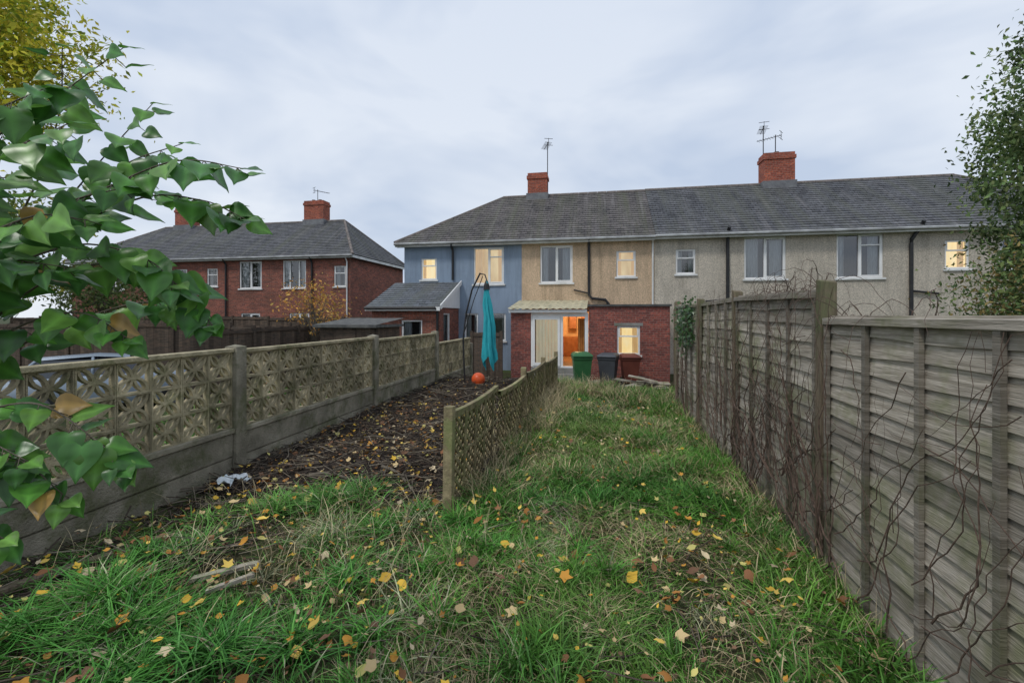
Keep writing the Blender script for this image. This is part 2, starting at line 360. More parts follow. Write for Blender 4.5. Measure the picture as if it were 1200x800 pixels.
for cx,cy,r,n,h in [(-2.4,3.7,.35,460,.36),(-2.1,3.95,.3,280,.32),(-2.75,3.55,.3,280,.3),(-2.84,2.2,.35,460,.42),(-2.5,2.0,.3,360,.38),(-1.9,2.0,.32,360,.34),(-2.3,2.15,.25,180,.24),(-1.6,2.7,.3,260,.28),(-1.55,2.1,.25,230,.3),(-3.1,2.7,.2,180,.3),(-1.15,3.0,.3,240,.22),(-.6,4.2,.3,220,.23),(-2.0,3.1,.25,220,.26),(-1.75,3.4,.25,220,.24),(-1.2,2.3,.25,200,.24),(-3.2,3.3,.2,160,.24),(-1.5,3.7,.22,180,.24),(-2.9,2.9,.2,180,.28),(-2.2,1.75,.3,260,.3),(-3.0,1.9,.3,280,.36),(-1.1,3.6,.3,240,.24),(-.7,3.2,.3,220,.22)]:
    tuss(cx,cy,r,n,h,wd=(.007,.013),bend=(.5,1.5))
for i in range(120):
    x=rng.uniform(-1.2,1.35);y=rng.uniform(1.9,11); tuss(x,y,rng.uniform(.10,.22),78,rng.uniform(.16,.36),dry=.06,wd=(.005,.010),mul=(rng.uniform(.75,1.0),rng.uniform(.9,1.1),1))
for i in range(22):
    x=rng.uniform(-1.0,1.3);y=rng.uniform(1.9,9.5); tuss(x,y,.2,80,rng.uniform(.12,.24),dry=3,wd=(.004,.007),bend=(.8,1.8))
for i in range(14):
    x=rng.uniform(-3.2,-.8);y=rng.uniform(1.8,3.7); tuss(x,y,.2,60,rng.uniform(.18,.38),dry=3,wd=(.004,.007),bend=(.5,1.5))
def pale(x,y,n): return np.array([.68,.56,.33])*rng.uniform(.45,1.1,(n,1))
def palegrass(n,xc,xs_,yr,h,bend=(.2,1.0)):
    x=rng.normal(xc,xs_,n); y=rng.uniform(*yr,n)
    k=(vn(y*2.2,x*0,77)>.42)|(rng.random(n)<.25); x=x[k];y=y[k]; x=np.clip(x,-3.8,fencex(y)-.02)
    A.add(*blades(len(x),None,None,lambda x,y,n:rng.uniform(.4,1,n)*h,lambda n:rng.uniform(.003,.006,n),pale,pos=(x,y),bend=bend,flow=.2))
palegrass(900,-1.1,.12,(4.0,7.0),.48); palegrass(1700,-.86,.17,(6.5,10.8),.65); palegrass(800,1.38,.12,(1.6,7),.3); palegrass(800,1.35,.15,(7,13),.4)
palegrass(2200,.0,.6,(9.6,12.6),.55,(.2,1.1)); palegrass(700,-2.0,.8,(2.0,3.9),.42); palegrass(1100,-.1,.45,(6.0,9),.42,(.6,1.5)); palegrass(700,.3,.6,(2,6),.22,(.9,1.8))
def greenlong(n,xc,xs_,yr,h):
    y=rng.uniform(*yr,n); x=np.clip(rng.normal(xc,xs_,n),-3.8,fencex(y)-.02)
    A.add(*blades(n,None,None,lambda x,y,n:rng.uniform(.4,1,n)*h,lambda n:rng.uniform(.006,.012,n),gcol(.15),pos=(x,y),bend=(.3,1.3),flow=.3))
greenlong(2500,1.3,.15,(1.5,8),.28); greenlong(2500,1.3,.25,(8,13.4),.32); greenlong(1500,-.9,.15,(4,11),.28)
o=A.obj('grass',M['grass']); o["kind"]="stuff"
# ------------------------------------------------------------------ fallen leaves and twigs
def lobed(inner,asp,curl):
    out=[]
    for k in range(10):
        r=1.0 if k%2==0 else inner
        if k==0:r=1.2
        if k in(4,6): r*=.7
        a=math.pi/2+k*math.pi/5; out.append((r*math.cos(a)*.5*asp,r*math.sin(a)*.5,curl*(r-.3)**2))
    return [(0,0,0)]+out
tf=[[0,1+(2*i-1)%10,1+2*i,1+(2*i+1)%10] for i in range(5)]
TV=[lobed(.55,1,.25),lobed(.8,.8,.3),lobed(.9,.55,.5),lobed(.65,.9,-.3)]
def leaves_ground(n,xr,yr,zf,size,pal,kf=None,up=.03,lo=.01):
    for tv in TV:
        m=n//4
        x=rng.uniform(*xr,m);y=rng.uniform(*yr,m)
        if kf is not None: k=rng.random(m)<kf(x,y); x=x[k];y=y[k]
        m=len(x); p=np.stack([x,y,zf(x,y)+rng.uniform(lo,up,m)],-1)
        nr=norm(np.stack([rng.normal(0,.45,m),rng.normal(0,.45,m),np.ones(m)],-1)); hd=np.stack([rng.normal(0,1,m),rng.normal(0,1,m),np.zeros(m)],-1)
        V,F=scatter(tv,tf,p,nr,hd,size[0]+(size[1]-size[0])*rng.random(m)**1.9)
        c=np.array(pal)[rng.integers(0,len(pal),m)]*rng.uniform(.65,1.12,(m,1)); B.add(V,F,np.repeat(c,len(tv),0))
pal=[(.72,.45,.06),(.76,.53,.12),(.60,.29,.05),(.42,.19,.05),(.28,.13,.06),(.62,.46,.23),(.22,.12,.07),(.57,.46,.29),(.62,.55,.18)]
B=Acc()
kf=lambda x,y:np.clip(.35+1.6*(fbm(x*1.3,y*1.3,55)-.35)+np.where(x<-.8,.35,0),0,1)
leaves_ground(1000,(-3.8,1.45),(1.4,4.0),gh,(.03,.10),pal,kf,.15,.06)
leaves_ground(900,(-3.8,1.45),(1.4,4.0),gh,(.02,.06),pal,kf,.12,.03)
leaves_ground(560,(-1.1,1.45),(4,9),gh,(.03,.08),pal,kf,.19,.06)
leaves_ground(1300,(-3.85,-1.3),(3.8,8),bedh,(.03,.09),pal,None,.05)
leaves_ground(300,(-3.85,-1.3),(8,11),bedh,(.04,.09),pal,None,.05)
br=[(.12,.075,.045),(.16,.10,.06),(.08,.055,.038),(.24,.16,.09)]
leaves_ground(2000,(-3.8,1.4),(1.3,4.2),gh,(.015,.055),br,None,.07)
leaves_ground(3400,(-3.85,-1.3),(3.8,9),bedh,(.02,.06),br,None,.04)
o=B.obj('fallen_leaves',M['litter']); o["kind"]="stuff"
st=[]; 
for yy,xo in((-.5,0),(0,.06),(.5,-.02)):
    for k in range(3):
        a=2*math.pi*k/3; st.append((.011*math.cos(a)+xo,yy,.011*math.sin(a)))
sf=[[i*3+k,i*3+(k+1)%3,(i+1)*3+(k+1)%3,(i+1)*3+k] for i in range(2) for k in range(3)]
S=Acc()
def sticks(n,xr,yr,zf,ln,tilt=.12,up=.05):
    x=rng.uniform(*xr,n);y=rng.uniform(*yr,n)
    p=np.stack([x,y,zf(x,y)+rng.uniform(.0,up,n)],-1)
    nr=norm(np.stack([rng.normal(0,.2,n),rng.normal(0,.2,n),np.ones(n)],-1)); hd=norm(np.stack([rng.normal(0,1,n),rng.normal(0,1,n),rng.normal(0,tilt,n)],-1))
    V,F=scatter(st,sf,p,nr,hd,rng.uniform(*ln,n)*rng.choice([.5,1,1.4],n))
    c=np.array([(.09,.07,.055),(.13,.105,.08),(.055,.042,.034),(.26,.22,.165)])[rng.integers(0,4,n)]*rng.uniform(.7,1.1,(n,1))
    S.add(V,F,np.repeat(c,9,0))
sticks(3600,(-3.85,-1.3),(3.8,8),bedh,(.08,.4)); sticks(1800,(-3.85,-1.3),(8,12.5),bedh,(.15,.6))
sticks(900,(-3.85,-2.6),(1.6,4),gh,(.1,.55)); sticks(500,(-2.6,1.4),(1.4,4.2),gh,(.06,.3),up=.1)
o=S.obj('twig_litter',M['stick']); o["kind"]="stuff"
# ------------------------------------------------------------------ right hand timber fence
fe=thing('wooden_fence','tall weathered grey lap panel fence with wooden posts and battens','fence',(1.55,7,0))
FP=[(1.56,1.55),(1.56,3.48),(1.56,5.43),(1.56,7.37),(1.56,9.3),(1.86,11.21),(2.15,13.12),(2.43,15.0)]
tops=[1.73,1.93,1.94,1.93,1.97,2.02,2.02]
for i in range(len(FP)-1):
    (xa,ya),(xb,yb)=FP[i],FP[i+1]; L=math.hypot(xb-xa,yb-ya); dx=(xb-xa)/L;dy=(yb-ya)/L
    T=lambda d,a,z,xa=xa,ya=ya,dx=dx,dy=dy:(xa+dx*a+dy*d,ya+dy*a-dx*d,z)
    a0=.05;a1=L-.05; g0=float(gh((xa+xb)/2,(ya+yb)/2))
    top=tops[i]+ (g0*.2 if i>3 else 0)
    lean=[0,.03,-.03,.02,0,.01,0][i]; skew=[0,.035,-.02,.02,-.02,0,0][i]
    mb=MB(T); n=16; base=.02+g0; step=(top-base)/n
    for k in range(n):
        z0=base+k*step; mb.tint=random.uniform(.62,1.2)
        seg=10; ph=random.uniform(0,9); dg=random.uniform(-.008,.008)
        vs=[];fs=[]
        for s in range(seg+1):
            t=s/seg; y=a0+(a1-a0)*t; wz=.007*math.sin(ph+t*5)+.004*math.sin(ph*2+t*13)+dg*(t-.5)*2; sk=skew*(t-.5)
            zz=z0+wz+sk; zt=z0+step*1.2+sk; xl=-lean*(zz/1.8)
            vs+= [(xl-.024,y,zz),(xl-.012,y,zz-.001),(xl+.004,y,zt),(xl-.006,y,zt)]
        for s in range(seg):
            a=s*4; fs+=[(a,a+3,a+7,a+4),(a,a+4,a+5,a+1),(a+3,a+2,a+6,a+7),(a+1,a+5,a+6,a+2)]
        mb.add(vs,fs)
    nb=4
    for k in range(nb+1):
        y=a0+.02+(a1-a0-.04)*k/nb; mb.tint=random.uniform(.45,.75)
        mb.box(-.050-lean*.5,-.027-lean*.5,y-.018,y+.018,base-.01,top+skew*(k/nb-.5)-.003)
    mb.tint=.85 if i==0 else .7
    mb.add([(-.058-lean,a0,top-.035-skew/2),(.02-lean,a0,top-.035-skew/2),(.02-lean,a0,top+.012-skew/2),(-.058-lean,a0,top+.004-skew/2),
            (-.058-lean,a1,top-.035+skew/2),(.02-lean,a1,top-.035+skew/2),(.02-lean,a1,top+.012+skew/2),(-.058-lean,a1,top+.004+skew/2)],
            [(0,1,2,3),(7,6,5,4),(0,4,5,1),(1,5,6,2),(2,6,7,3),(3,7,4,0)])
    mb.obj('panel',M['wood'],fe)
for i,(FX,y) in enumerate(FP):
    mb=MB(); g0=float(gh(FX,y)); tp=[1.8,1.99,2.02,2.0,2.03,2.06,2.04,2.04][i]+g0*.2; w_=.040
    mb.tint=random.uniform(.7,.95); lx=random.uniform(-.02,.02)
    mb.add([(FX-.07,y-w_,g0-.1),(FX+.03,y-w_,g0-.1),(FX+.03,y+w_,g0-.1),(FX-.07,y+w_,g0-.1),(FX-.07+lx,y-w_,tp),(FX+.03+lx,y-w_,tp-.01),(FX+.03+lx,y+w_,tp+.01),(FX-.07+lx,y+w_,tp+.015)],
           [(0,3,2,1),(4,5,6,7),(0,1,5,4),(1,2,6,5),(2,3,7,6),(3,0,4,7)])
    mb.obj('post',M['woodpost'],fe,bevel=.006)
def vine(mb,y,z,n,r0,dirz=.8,x=1.46,gy=0,zmax=9):
    pts=[];py,pz,px=y,z,x; ang=math.atan2(dirz,gy+random.uniform(-.5,.5))
    for i in range(n):
        pts.append((px,py,pz)); ang+=random.uniform(-.38,.38); ang+= (math.pi/2-ang)*.04
        py+=math.cos(ang)*.08; pz+=math.sin(ang)*.08; px+=random.uniform(-.02,.02); px=min(1.48,max(1.38,px))
        if pz<.03: pz=.03
        if pz>zmax: pz=zmax-.01; ang=-ang
    mb.tube(pts,[r0*(1-.75*i/n) for i in range(n)],5)
for cnt,c2,(ya,yb),lab,nn,rm_ in((18,14,(1.8,3.2),'thin dead brown climber stems on the timber fence',24,.0055),(70,66,(3.1,5.8),'dense dead creeper stems clinging to weathered fence boards',27,.009),(34,30,(5.8,9),'thin dead climber stems along the timber fence',25,.009)):
    t=thing('climbing_plant',lab,'plant',(1.47,(ya+yb)/2,0),'dead climbers on the fence'); mb=MB(); zm=1.7 if ya<3 else 2.1
    for k in range(cnt): vine(mb,random.uniform(ya,yb),random.uniform(0,.5),random.randint(12,nn),random.uniform(.002,rm_),gy=random.uniform(-1.4,1.4),zmax=zm)
    for k in range(c2): vine(mb,random.uniform(ya,yb),random.uniform(.2,1.7),random.randint(8,18),random.uniform(.0015,.0034),gy=random.uniform(-1.5,1.5),dirz=random.uniform(-.8,.8),zmax=zm)
    mb.obj('stems',M['vine'],t)
t=thing('bramble','bare bramble sprays arching above the fence top','plant',(1.7,3.5,0)); mb=MB()
for k in range(60):
    y=random.uniform(3.1,4.9) if k%3 else random.uniform(2.4,5.6); top_=1.7 if y<3.48 else 1.9
    pts=[Vector((1.64,y,0)),Vector((1.62,y,top_-.1))]; a=random.uniform(-1.2,1.2); q=Vector((1.60,y,top_)); up=random.uniform(.03,.08); sx=random.uniform(-.05,.03)
    for i in range(10):
        pts.append(q.copy()); q=q+Vector((sx+random.uniform(-.015,.015),a*.06+random.uniform(-.02,.02),up-.018*i+random.uniform(-.012,.012)))
    mb.tube(pts,[.003]*2+[.0028*(1-.08*i) for i in range(10)],4)
mb.obj('stems',M['vine'],t)
itv=[(0,-.1,0),(-.45,-.05,.03),(-.5,.35,.05),(-.2,.45,0),(0,1,-.05),(.2,.45,0),(.5,.35,.05),(.45,-.05,.03)]; itf=[[0,1,2,3],[0,3,4,5],[0,5,6,7]]
t=thing('ivy','dark green ivy clump hanging over the fence','plant',(1.5,8.2,0)); n=900
p=np.stack([1.47+rng.normal(0,.07,n),8.0+rng.normal(0,.2,n),1.85+rng.normal(0,.12,n)-.5*rng.random(n)],-1)
V,F=scatter(itv,itf,p,np.stack([-np.ones(n)+rng.normal(0,.5,n),rng.normal(-.5,.5,n),rng.normal(.5,.4,n)],-1),np.stack([rng.normal(0,.4,n),rng.normal(0,.6,n),-np.ones(n)],-1),rng.uniform(.035,.06,n))
c=np.array([.05,.11,.03])*rng.uniform(.5,1.5,(n,1)); fast_mesh('crown',V,F,np.repeat(c,8,0),M['leaf'],t)
mb=MB(); vine(mb,8.0,0,24,.012); vine(mb,8.2,0,22,.01); mb.obj('trunk',M['vine'],t)
# ------------------------------------------------------------------ left concrete screen block fence
cf=thing('concrete_fence','mossy concrete garden fence with pierced screen blocks and posts','fence',(-3.95,7,0))
CX=-3.97; cposts=[1.2,4.42,7.58,10.75,13.9]; drop=[0,0,.05,.10,.12]
for i,y in enumerate(cposts):
    mb=MB(); g0=float(gh(CX,y)); mb.tint=random.uniform(.8,1.0); tz=1.40+g0-drop[max(0,i-1)]
    mb.box(CX-.07,CX+.085,y-.075,y+.075,g0-.2,tz); mb.add([(CX-.07,y-.075,tz),(CX+.085,y-.075,tz),(CX+.085,y+.075,tz),(CX-.07,y+.075,tz),(CX,y,tz+.025)],[(0,1,4),(1,2,4),(2,3,4),(3,0,4)])
    mb.obj('post',M['concrete'],cf,bevel=.01)
def arc(mb,cy,cz,r,a0,a1,w,xa,xb,n=7):
    for k in range(n):
        t0=a0+(a1-a0)*k/n;t1=a0+(a1-a0)*(k+1)/n
        P=[]
        for x in(xb,xa):
            for t,rr in((t0,r-w),(t1,r-w),(t1,r+w),(t0,r+w)): P.append((x,cy+rr*math.cos(t),cz+rr*math.sin(t)))
        mb.add(P,[(0,1,2,3),(7,6,5,4),(0,4,5,1),(3,2,6,7)])
for i in range(len(cposts)-1):
    y0=cposts[i]+.077;y1=cposts[i+1]-.077; g0=float(gh(CX,(y0+y1)/2)); dz=-drop[i]
    for k in range(2):
        mb=MB(); mb.tint=random.uniform(.7,1.05)
        mb.box(CX-.025,CX+.035+ .014*k,y0,y1,g0-.06+k*.262+dz,g0+.195+k*.262+dz); mb.obj('gravel_board',M['concrete'],cf,bevel=.012)
    mb=MB(); mb.box(CX-.05,CX+.07,y0,y1,g0+.462+dz,g0+.515+dz); mb.obj('rail',M['concrete'],cf,bevel=.008)
    mb=MB(); mb.box(CX-.055,CX+.06,y0,y1,g0+1.342+dz,g0+1.385+dz); mb.obj('coping',M['block'],cf,bevel=.008)
    mb=MB(); nc=10; cw=(y1-y0)/nc; rows=3; rh=.826/rows
    for c in range(nc):
        for r in range(rows):
            a=y0+c*cw;b=a+cw;z0=g0+.516+r*rh+dz;z1=z0+rh; mb.tint=random.uniform(.66,1.2); e=.014
            xa,xb=CX-.028,CX+.035
            mb.box(xa,xb,a+.002,a+e,z0,z1);mb.box(xa,xb,b-e,b-.002,z0,z1);mb.box(xa,xb,a+e,b-e,z0,z0+e);mb.box(xa,xb,a+e,b-e,z1-e,z1-.002)
            my,mz=(a+b)/2,(z0+z1)/2; hy=(b-a)/2-e; hz=(z1-z0)/2-e; w_=.0115; xa2,xb2=CX-.022,CX+.028
            # four leaf-shaped openings on the diagonals, formed by half rings resting on each side
            for (cy,cz,t0,R,off) in((my,z0+e,0,hz,0),(my,z1-e,math.pi,hz,.002),(a+e,mz,-math.pi/2,hy*.93,.004),(b-e,mz,math.pi/2,hy*.93,.006)):
                arc(mb,cy,cz,R,t0+.03,t0+math.pi-.03,w_,xa2+off,xb2-off,9)
    mb.obj('screen_block_panel',M['block'],cf)
# ------------------------------------------------------------------ low lattice fence
lf=thing('lattice_fence','low sagging mossy lattice fence with rough wooden posts','fence',(-1.2,7,0))
lp=[(-1.28,3.82,.96),(-1.23,5.5,.9),(-1.15,7.15,.94),(-1.05,8.9,.92),(-.95,10.6,.9)]
for i,(x,y,h) in enumerate(lp):
    if i==1: continue
    mb=MB(); g0=float(gh(x,y)); mb.tint=1.0; mb.obox((x,y,g0+h/2-.06),(.085,.085,h+.12),Matrix.Rotation(.04*(i%3-1),3,'X')); mb.obj('post',M['lattice'],lf,bevel=.008)
for i in range(len(lp)-1):
    x0,y0,h0=lp[i];x1,y1,h1=lp[i+1]; L=math.hypot(x1-x0,y1-y0); dx=(x1-x0)/L;dy=(y1-y0)/L; g0=float(gh(x0,y0));g1=float(gh(x1,y1))
    tilt=[.05,.10,.12,.10][i]
    T=lambda a,d,z:(x0+dx*a+dy*d+tilt*(z-.4)*.8, y0+dy*a-dx*d, z+g0+(g1-g0)*a/L-.03*math.sin(math.pi*a/L))
    mb=MB(T); zb=.10;zt=h0-.08-.02*i; e=.05
    def slat(a0,z0,a1,z1,w,d0,d1):
        l=math.hypot(a1-a0,z1-z0); nxx=-(z1-z0)/l*w/2; nz=(a1-a0)/l*w/2; mb.tint=random.uniform(.6,1.25)
        vs=[]; m=4
        for d in(d0,d1):
            for k in range(m+1):
                t=k/m; A_=a0+(a1-a0)*t; Z_=z0+(z1-z0)*t; vs+=[(A_+nxx,d,Z_+nz),(A_-nxx,d,Z_-nz)]
        h_=2*(m+1); fs=[]
        for k in range(m):
            a=2*k; fs+=[(a,a+1,a+3,a+2),(h_+a,h_+a+2,h_+a+3,h_+a+1),(a,a+2,h_+a+2,h_+a),(a+1,h_+a+1,h_+a+3,a+3)]
        mb.add(vs,fs)
    def clipped(a0,z0,a1,z1,*r):
        if a1<a0:a0,z0,a1,z1=a1,z1,a0,z0
        if a1<e or a0>L-e:return
        if a0<e: z0+=(z1-z0)*(e-a0)/(a1-a0);a0=e
        if a1>L-e: z1=z0+(z1-z0)*(L-e-a0)/(a1-a0);a1=L-e
        if a1-a0>.03 and random.random()>.05: slat(a0,z0,a1,z1,*r)
    sp_=.13; H=zt-zb; run=H/math.tan(math.radians(36))
    k=-run
    while k<L+run:
        clipped(k,zb,k+run,zt,.03,-.016,-.005); clipped(k+run,zb,k,zt,.03,.0,.011); k+=sp_+random.uniform(-.01,.01)
    slat(e-.02,zb,L-e+.02,zb,.06,-.03,.02); slat(e-.02,zt,L-e+.02,zt,.06,-.03,.02); slat(e-.02,(zb+zt)/2,L-e+.02,(zb+zt)/2,.03,.013,.024)
    for k in range(1,5): slat(L*k/5,zb,L*k/5+.01,zt,.035,.026,.04)
    mb.obj('panel',M['lattice'],lf)
# ------------------------------------------------------------------ houses
def front(y): return lambda a,d,z:(a,y+d,z)
def facing_east(x): return lambda a,d,z:(x-d,a,z)
def wall_face(mb,a0,a1,z0,z1,ops,reveal=.12):
    As=sorted({a0,a1,*[q for o in ops for q in(o[0],o[1])]}); Zs=sorted({z0,z1,*[q for o in ops for q in(o[2],o[3])]})
    for i in range(len(As)-1):
        for j in range(len(Zs)-1):
            ca=(As[i]+As[i+1])/2;cz=(Zs[j]+Zs[j+1])/2
            if any(o[0]<ca<o[1] and o[2]<cz<o[3] for o in ops): continue
            mb.quad((As[i],0,Zs[j]),(As[i+1],0,Zs[j]),(As[i+1],0,Zs[j+1]),(As[i],0,Zs[j+1]))
    for o in ops:
        a,b,c,d=o[:4]
        mb.quad((a,0,c),(a,0,d),(a,reveal,d),(a,reveal,c)); mb.quad((b,0,d),(b,0,c),(b,reveal,c),(b,reveal,d))
        mb.quad((a,0,d),(b,0,d),(b,reveal,d),(a,reveal,d)); mb.quad((b,0,c),(a,0,c),(a,reveal,c),(b,reveal,c))
def window(parent,T,a0,a1,z0,z1,style='two',lit=None,curt=True,sill=True,wn='window'):
    mb=MB(T); mb.quad((a0+.03,.085,z0+.03),(a1-.03,.085,z0+.03),(a1-.03,.085,z1-.03),(a0+.03,.085,z1-.03))
    mb.m=1; d=.3 if lit else .55
    mb.quad((a0,d,z0),(a1,d,z0),(a1,d,z1),(a0,d,z1))
    mb.quad((a0,.12,z0),(a0,d,z0),(a0,d,z1),(a0,.12,z1)); mb.quad((a1,.12,z1),(a1,d,z1),(a1,d,z0),(a1,.12,z0)); mb.quad((a0,.12,z1),(a0,d,z1),(a1,d,z1),(a1,.12,z1)); mb.quad((a0,.12,z0),(a1,.12,z0),(a1,d,z0),(a0,d,z0))
    win=mb.obj(wn,[M['glass'],lit or M['dark_room']],parent)
    def sub(m,name,mat,bevel=0):
        o=m.obj(name,mat,None,bevel=bevel); o.parent=win; 
    f=.06; m=MB(T)
    m.box(a0+.001,a0+f,.04,.115,z0+.001,z1-.001);m.box(a1-f,a1-.001,.04,.115,z0+.001,z1-.001);m.box(a0+f,a1-f,.042,.113,z0+.001,z0+f);m.box(a0+f,a1-f,.042,.113,z1-f,z1-.001)
    W=a1-a0;H=z1-z0
    if style in('two','twotop'):
        c=(a0+a1)/2; m.box(c-.03,c+.03,.035,.11,z0+f,z1-f)
        s0,s1=(c+.03,a1-f); zt=z1-f; zb_=z0+f
        if style=='twotop':
            zz=z0+H*.72; m.box(c+.031,a1-f-.001,.036,.109,zz,zz+.05); 
        for (p,q,r,s) in((s0,s1,zb_,zb_+.04),(s0,s1,zt-.04,zt)): m.box(p,q,.03,.1,r,s)
        m.box(s0,s0+.035,.031,.1,zb_+.04,zt-.04); m.box(s1-.035,s1,.031,.1,zb_+.04,zt-.04)
    if style=='small':
        zz=z0+H*.62; m.box(a0+f,a1-f,.036,.11,zz,zz+.05)
        m.box(a0+f,a0+f+.035,.03,.1,zz+.05,z1-f);m.box(a1-f-.035,a1-f,.03,.1,zz+.05,z1-f)
    if style=='three':
        for c in(a0+W*.3,a0+W*.7): m.box(c-.03,c+.03,.035,.11,z0+f,z1-f)
    sub(m,'frame',M['upvc'],.004)
    if sill:
        m=MB(T); m.box(a0-.06,a1+.06,-.055,.04,z0-.07,z0-.001); sub(m,'sill',M['fascia'],.006)
    if curt:
        lo,hi=(.22,.42) if not lit else (.16,.34)
        for (p,q) in((a0+.04,a0+W*random.uniform(lo,hi)),(a1-W*random.uniform(lo,hi),a1-.04)):
            m=MB(T)
            n=12; vs=[]
            for k in range(n+1):
                t=k/n; a=p+(q-p)*t; dd=.2+.03*math.sin(t*20)
                vs+=[(a,dd,z0+.02),(a,dd,z1-.02)]
            m.add(vs,[(2*k,2*k+2,2*k+3,2*k+1) for k in range(n)])
            sub(m,'curtain',M['litcurtain'] if lit else M['curtain'])
    return win
def slope(mb,A,B,C,D,n,lift=.02):
    A,B,C,D=map(Vector,(A,B,C,D)); N=(B-A).cross(D-A).normalized()
    if N.z<0:N=-N
    for i in range(n):
        t0=i/n;t1=min(1,(i+1)/n)
        l0=A.lerp(D,t0);r0=B.lerp(C,t0);l1=A.lerp(D,t1);r1=B.lerp(C,t1)
        l0u=l0+N*lift;r0u=r0+N*lift
        mb.quad(tuple(l0u),tuple(r0u),tuple(r1),tuple(l1)); mb.quad(tuple(l0-N*.001),tuple(r0-N*.001),tuple(r0u),tuple(l0u))
def house(name,label,x0,x1,y0,depth,eave,ridge,wm,rm,wins,group,zb=-.6,ridge_l=None,ridge_r=None,extra_ops=(),east_wins=None,fascia=None):
    h=thing(name,label,'house',((x0+x1)/2,y0+depth/2,zb),group)
    mb=MB(front(y0)); ops=[w_[:4] for w_ in wins]+list(extra_ops); wall_face(mb,x0,x1,zb,eave,ops)
    mb.T=None; y1=y0+depth
    mb.quad((x1,y1,zb),(x0,y1,zb),(x0,y1,eave),(x1,y1,eave)); mb.quad((x0,y1,zb),(x0,y0,zb),(x0,y0,eave),(x0,y1,eave))
    if east_wins is not None:
        mb.T=facing_east(x1); wall_face(mb,y0,y1,zb,eave,[w_[:4] for w_ in east_wins]); mb.T=None
    else: mb.quad((x1,y0,zb),(x1,y1,zb),(x1,y1,eave),(x1,y0,eave))
    mb.obj('wall',wm,h)
    for w_ in wins: window(h,front(y0),*w_[:4],**(w_[4] if len(w_)>4 else {}))
    yr=y0+depth/2; ov=.3; el=x0-(ov if ridge_l is not None else 0); er=x1+(ov if ridge_r is not None else 0)
    rl=ridge_l if ridge_l is not None else x0; rr=ridge_r if ridge_r is not None else x1
    mb=MB(); ez=eave-.03
    slope(mb,(el,y0-ov,ez),(er,y0-ov,ez),(rr,yr,ridge),(rl,yr,ridge),22)
    slope(mb,(er,y1+ov,ez),(el,y1+ov,ez),(rl,yr,ridge),(rr,yr,ridge),22)
    if ridge_l is not None: slope(mb,(el,y1+ov,ez),(el,y0-ov,ez),(rl,yr,ridge),(rl,yr,ridge),22)
    if ridge_r is not None: slope(mb,(er,y0-ov,ez),(er,y1+ov,ez),(rr,yr,ridge),(rr,yr,ridge),22)
    mb.quad((el,y0-ov,ez-.02),(el,y1+ov,ez-.02),(er,y1+ov,ez-.02),(er,y0-ov,ez-.02))
    roof=mb.obj('roof',rm,h)
    mb=MB(); n=int((rr-rl)/.45)+1
    for k in range(n):
        a=rl+(rr-rl)*k/n;b=rl+(rr-rl)*(k+1)/n-.012; mb.tube([(a,yr,ridge-.03),(b,yr,ridge-.03)],.095,8)
    def hip(p,q):
        p=Vector(p);q=Vector(q)
        for k in range(12): mb.tube([tuple(p.lerp(q,k/12)),tuple(p.lerp(q,(k+.96)/12))],.075,7)
    if ridge_l is not None: hip((el,y0-ov,ez),(rl,yr,ridge-.03)); hip((el,y1+ov,ez),(rl,yr,ridge-.03))
    if ridge_r is not None: hip((er,y0-ov,ez),(rr,yr,ridge-.03)); hip((er,y1+ov,ez),(rr,yr,ridge-.03))
    o=mb.obj('ridge_tiles',M['ridge'],None); o.parent=roof
    mb=MB(); mb.box(el+.002,er-.002,y0-ov+.02,y0-ov+.05,eave-.2,eave-.055); mb.box(el+.002,er-.002,y0-ov+.05,y0-.001,eave-.19,eave-.17)
    if ridge_r is not None: mb.box(er-.05,er-.02,y0-ov+.055,y1+ov,eave-.2,eave-.056)
    mb.obj('fascia',fascia or M['fascia'],h)
    mb=MB(); mb.tube([(el,y0-ov-.04,eave-.09),(er,y0-ov-.04,eave-.09)],.055,8); mb.obj('gutter',M['guttergrey'],h)
    return h
M['guttergrey']=pmat('grey_gutter',(.45,.46,.46),(.25,.25,.25),2,.5)
M['lead']=pmat('lead_flashing',(.2,.205,.21),(.13,.13,.14),4,.6)
def chimney(parent,x0,x1,yc,d,z0,z1,pots=0):
    mb=MB(); mb.box(x0,x1,yc-d/2,yc+d/2,z0,z1-.28); mb.box(x0-.04,x1+.04,yc-d/2-.04,yc+d/2+.04,z1-.28,z1-.13); mb.box(x0,x1,yc-d/2,yc+d/2,z1-.13,z1)
    c=mb.obj('chimney',M['chimbrick'],parent)
    if pots:
        for k in range(pots):
            m=MB(); m.lathe((x0+(x1-x0)*(k+1)/(pots+1),yc,z1),[(.0,0),(.12,0),(.10,.1),(.11,.12),(.085,.125),(.08,.02)],12); o=m.obj('chimney_pot',M['ridge']); o.parent=c
    mb=MB(); mb.box(x0-.06,x1+.06,yc-d/2-.06,yc+d/2+.06,z0,z0+.5); o=mb.obj('flashing',M['lead']); o.parent=c
def pipe(parent,pts,r=.035,mat='blackpipe'):
    mb=MB(); mb.tube(pts,r,8); mb.obj('drainpipe',M[mat],parent)
gr='terraced houses across the gardens'
LB=dict(lit=M['litblind']); LR=dict(lit=M['litroom'])
Yf=17.8
hb=house('terraced_house','blue rendered end terrace house with slate hip roof and lean-to',-7.9,-2.95,Yf,7,4.77,7.4,M['blue'],M['slate'],
  [(-7.17,-6.48,3.23,4.12,dict(style='small',**LB)),(-4.92,-3.67,3.02,4.5,dict(style='twotop',**LR)),(-5.3,-4.74,.3,1.85,dict(style='one')),(-4.25,-3.6,.75,1.85,dict(style='one'))],gr,ridge_l=-4.41)
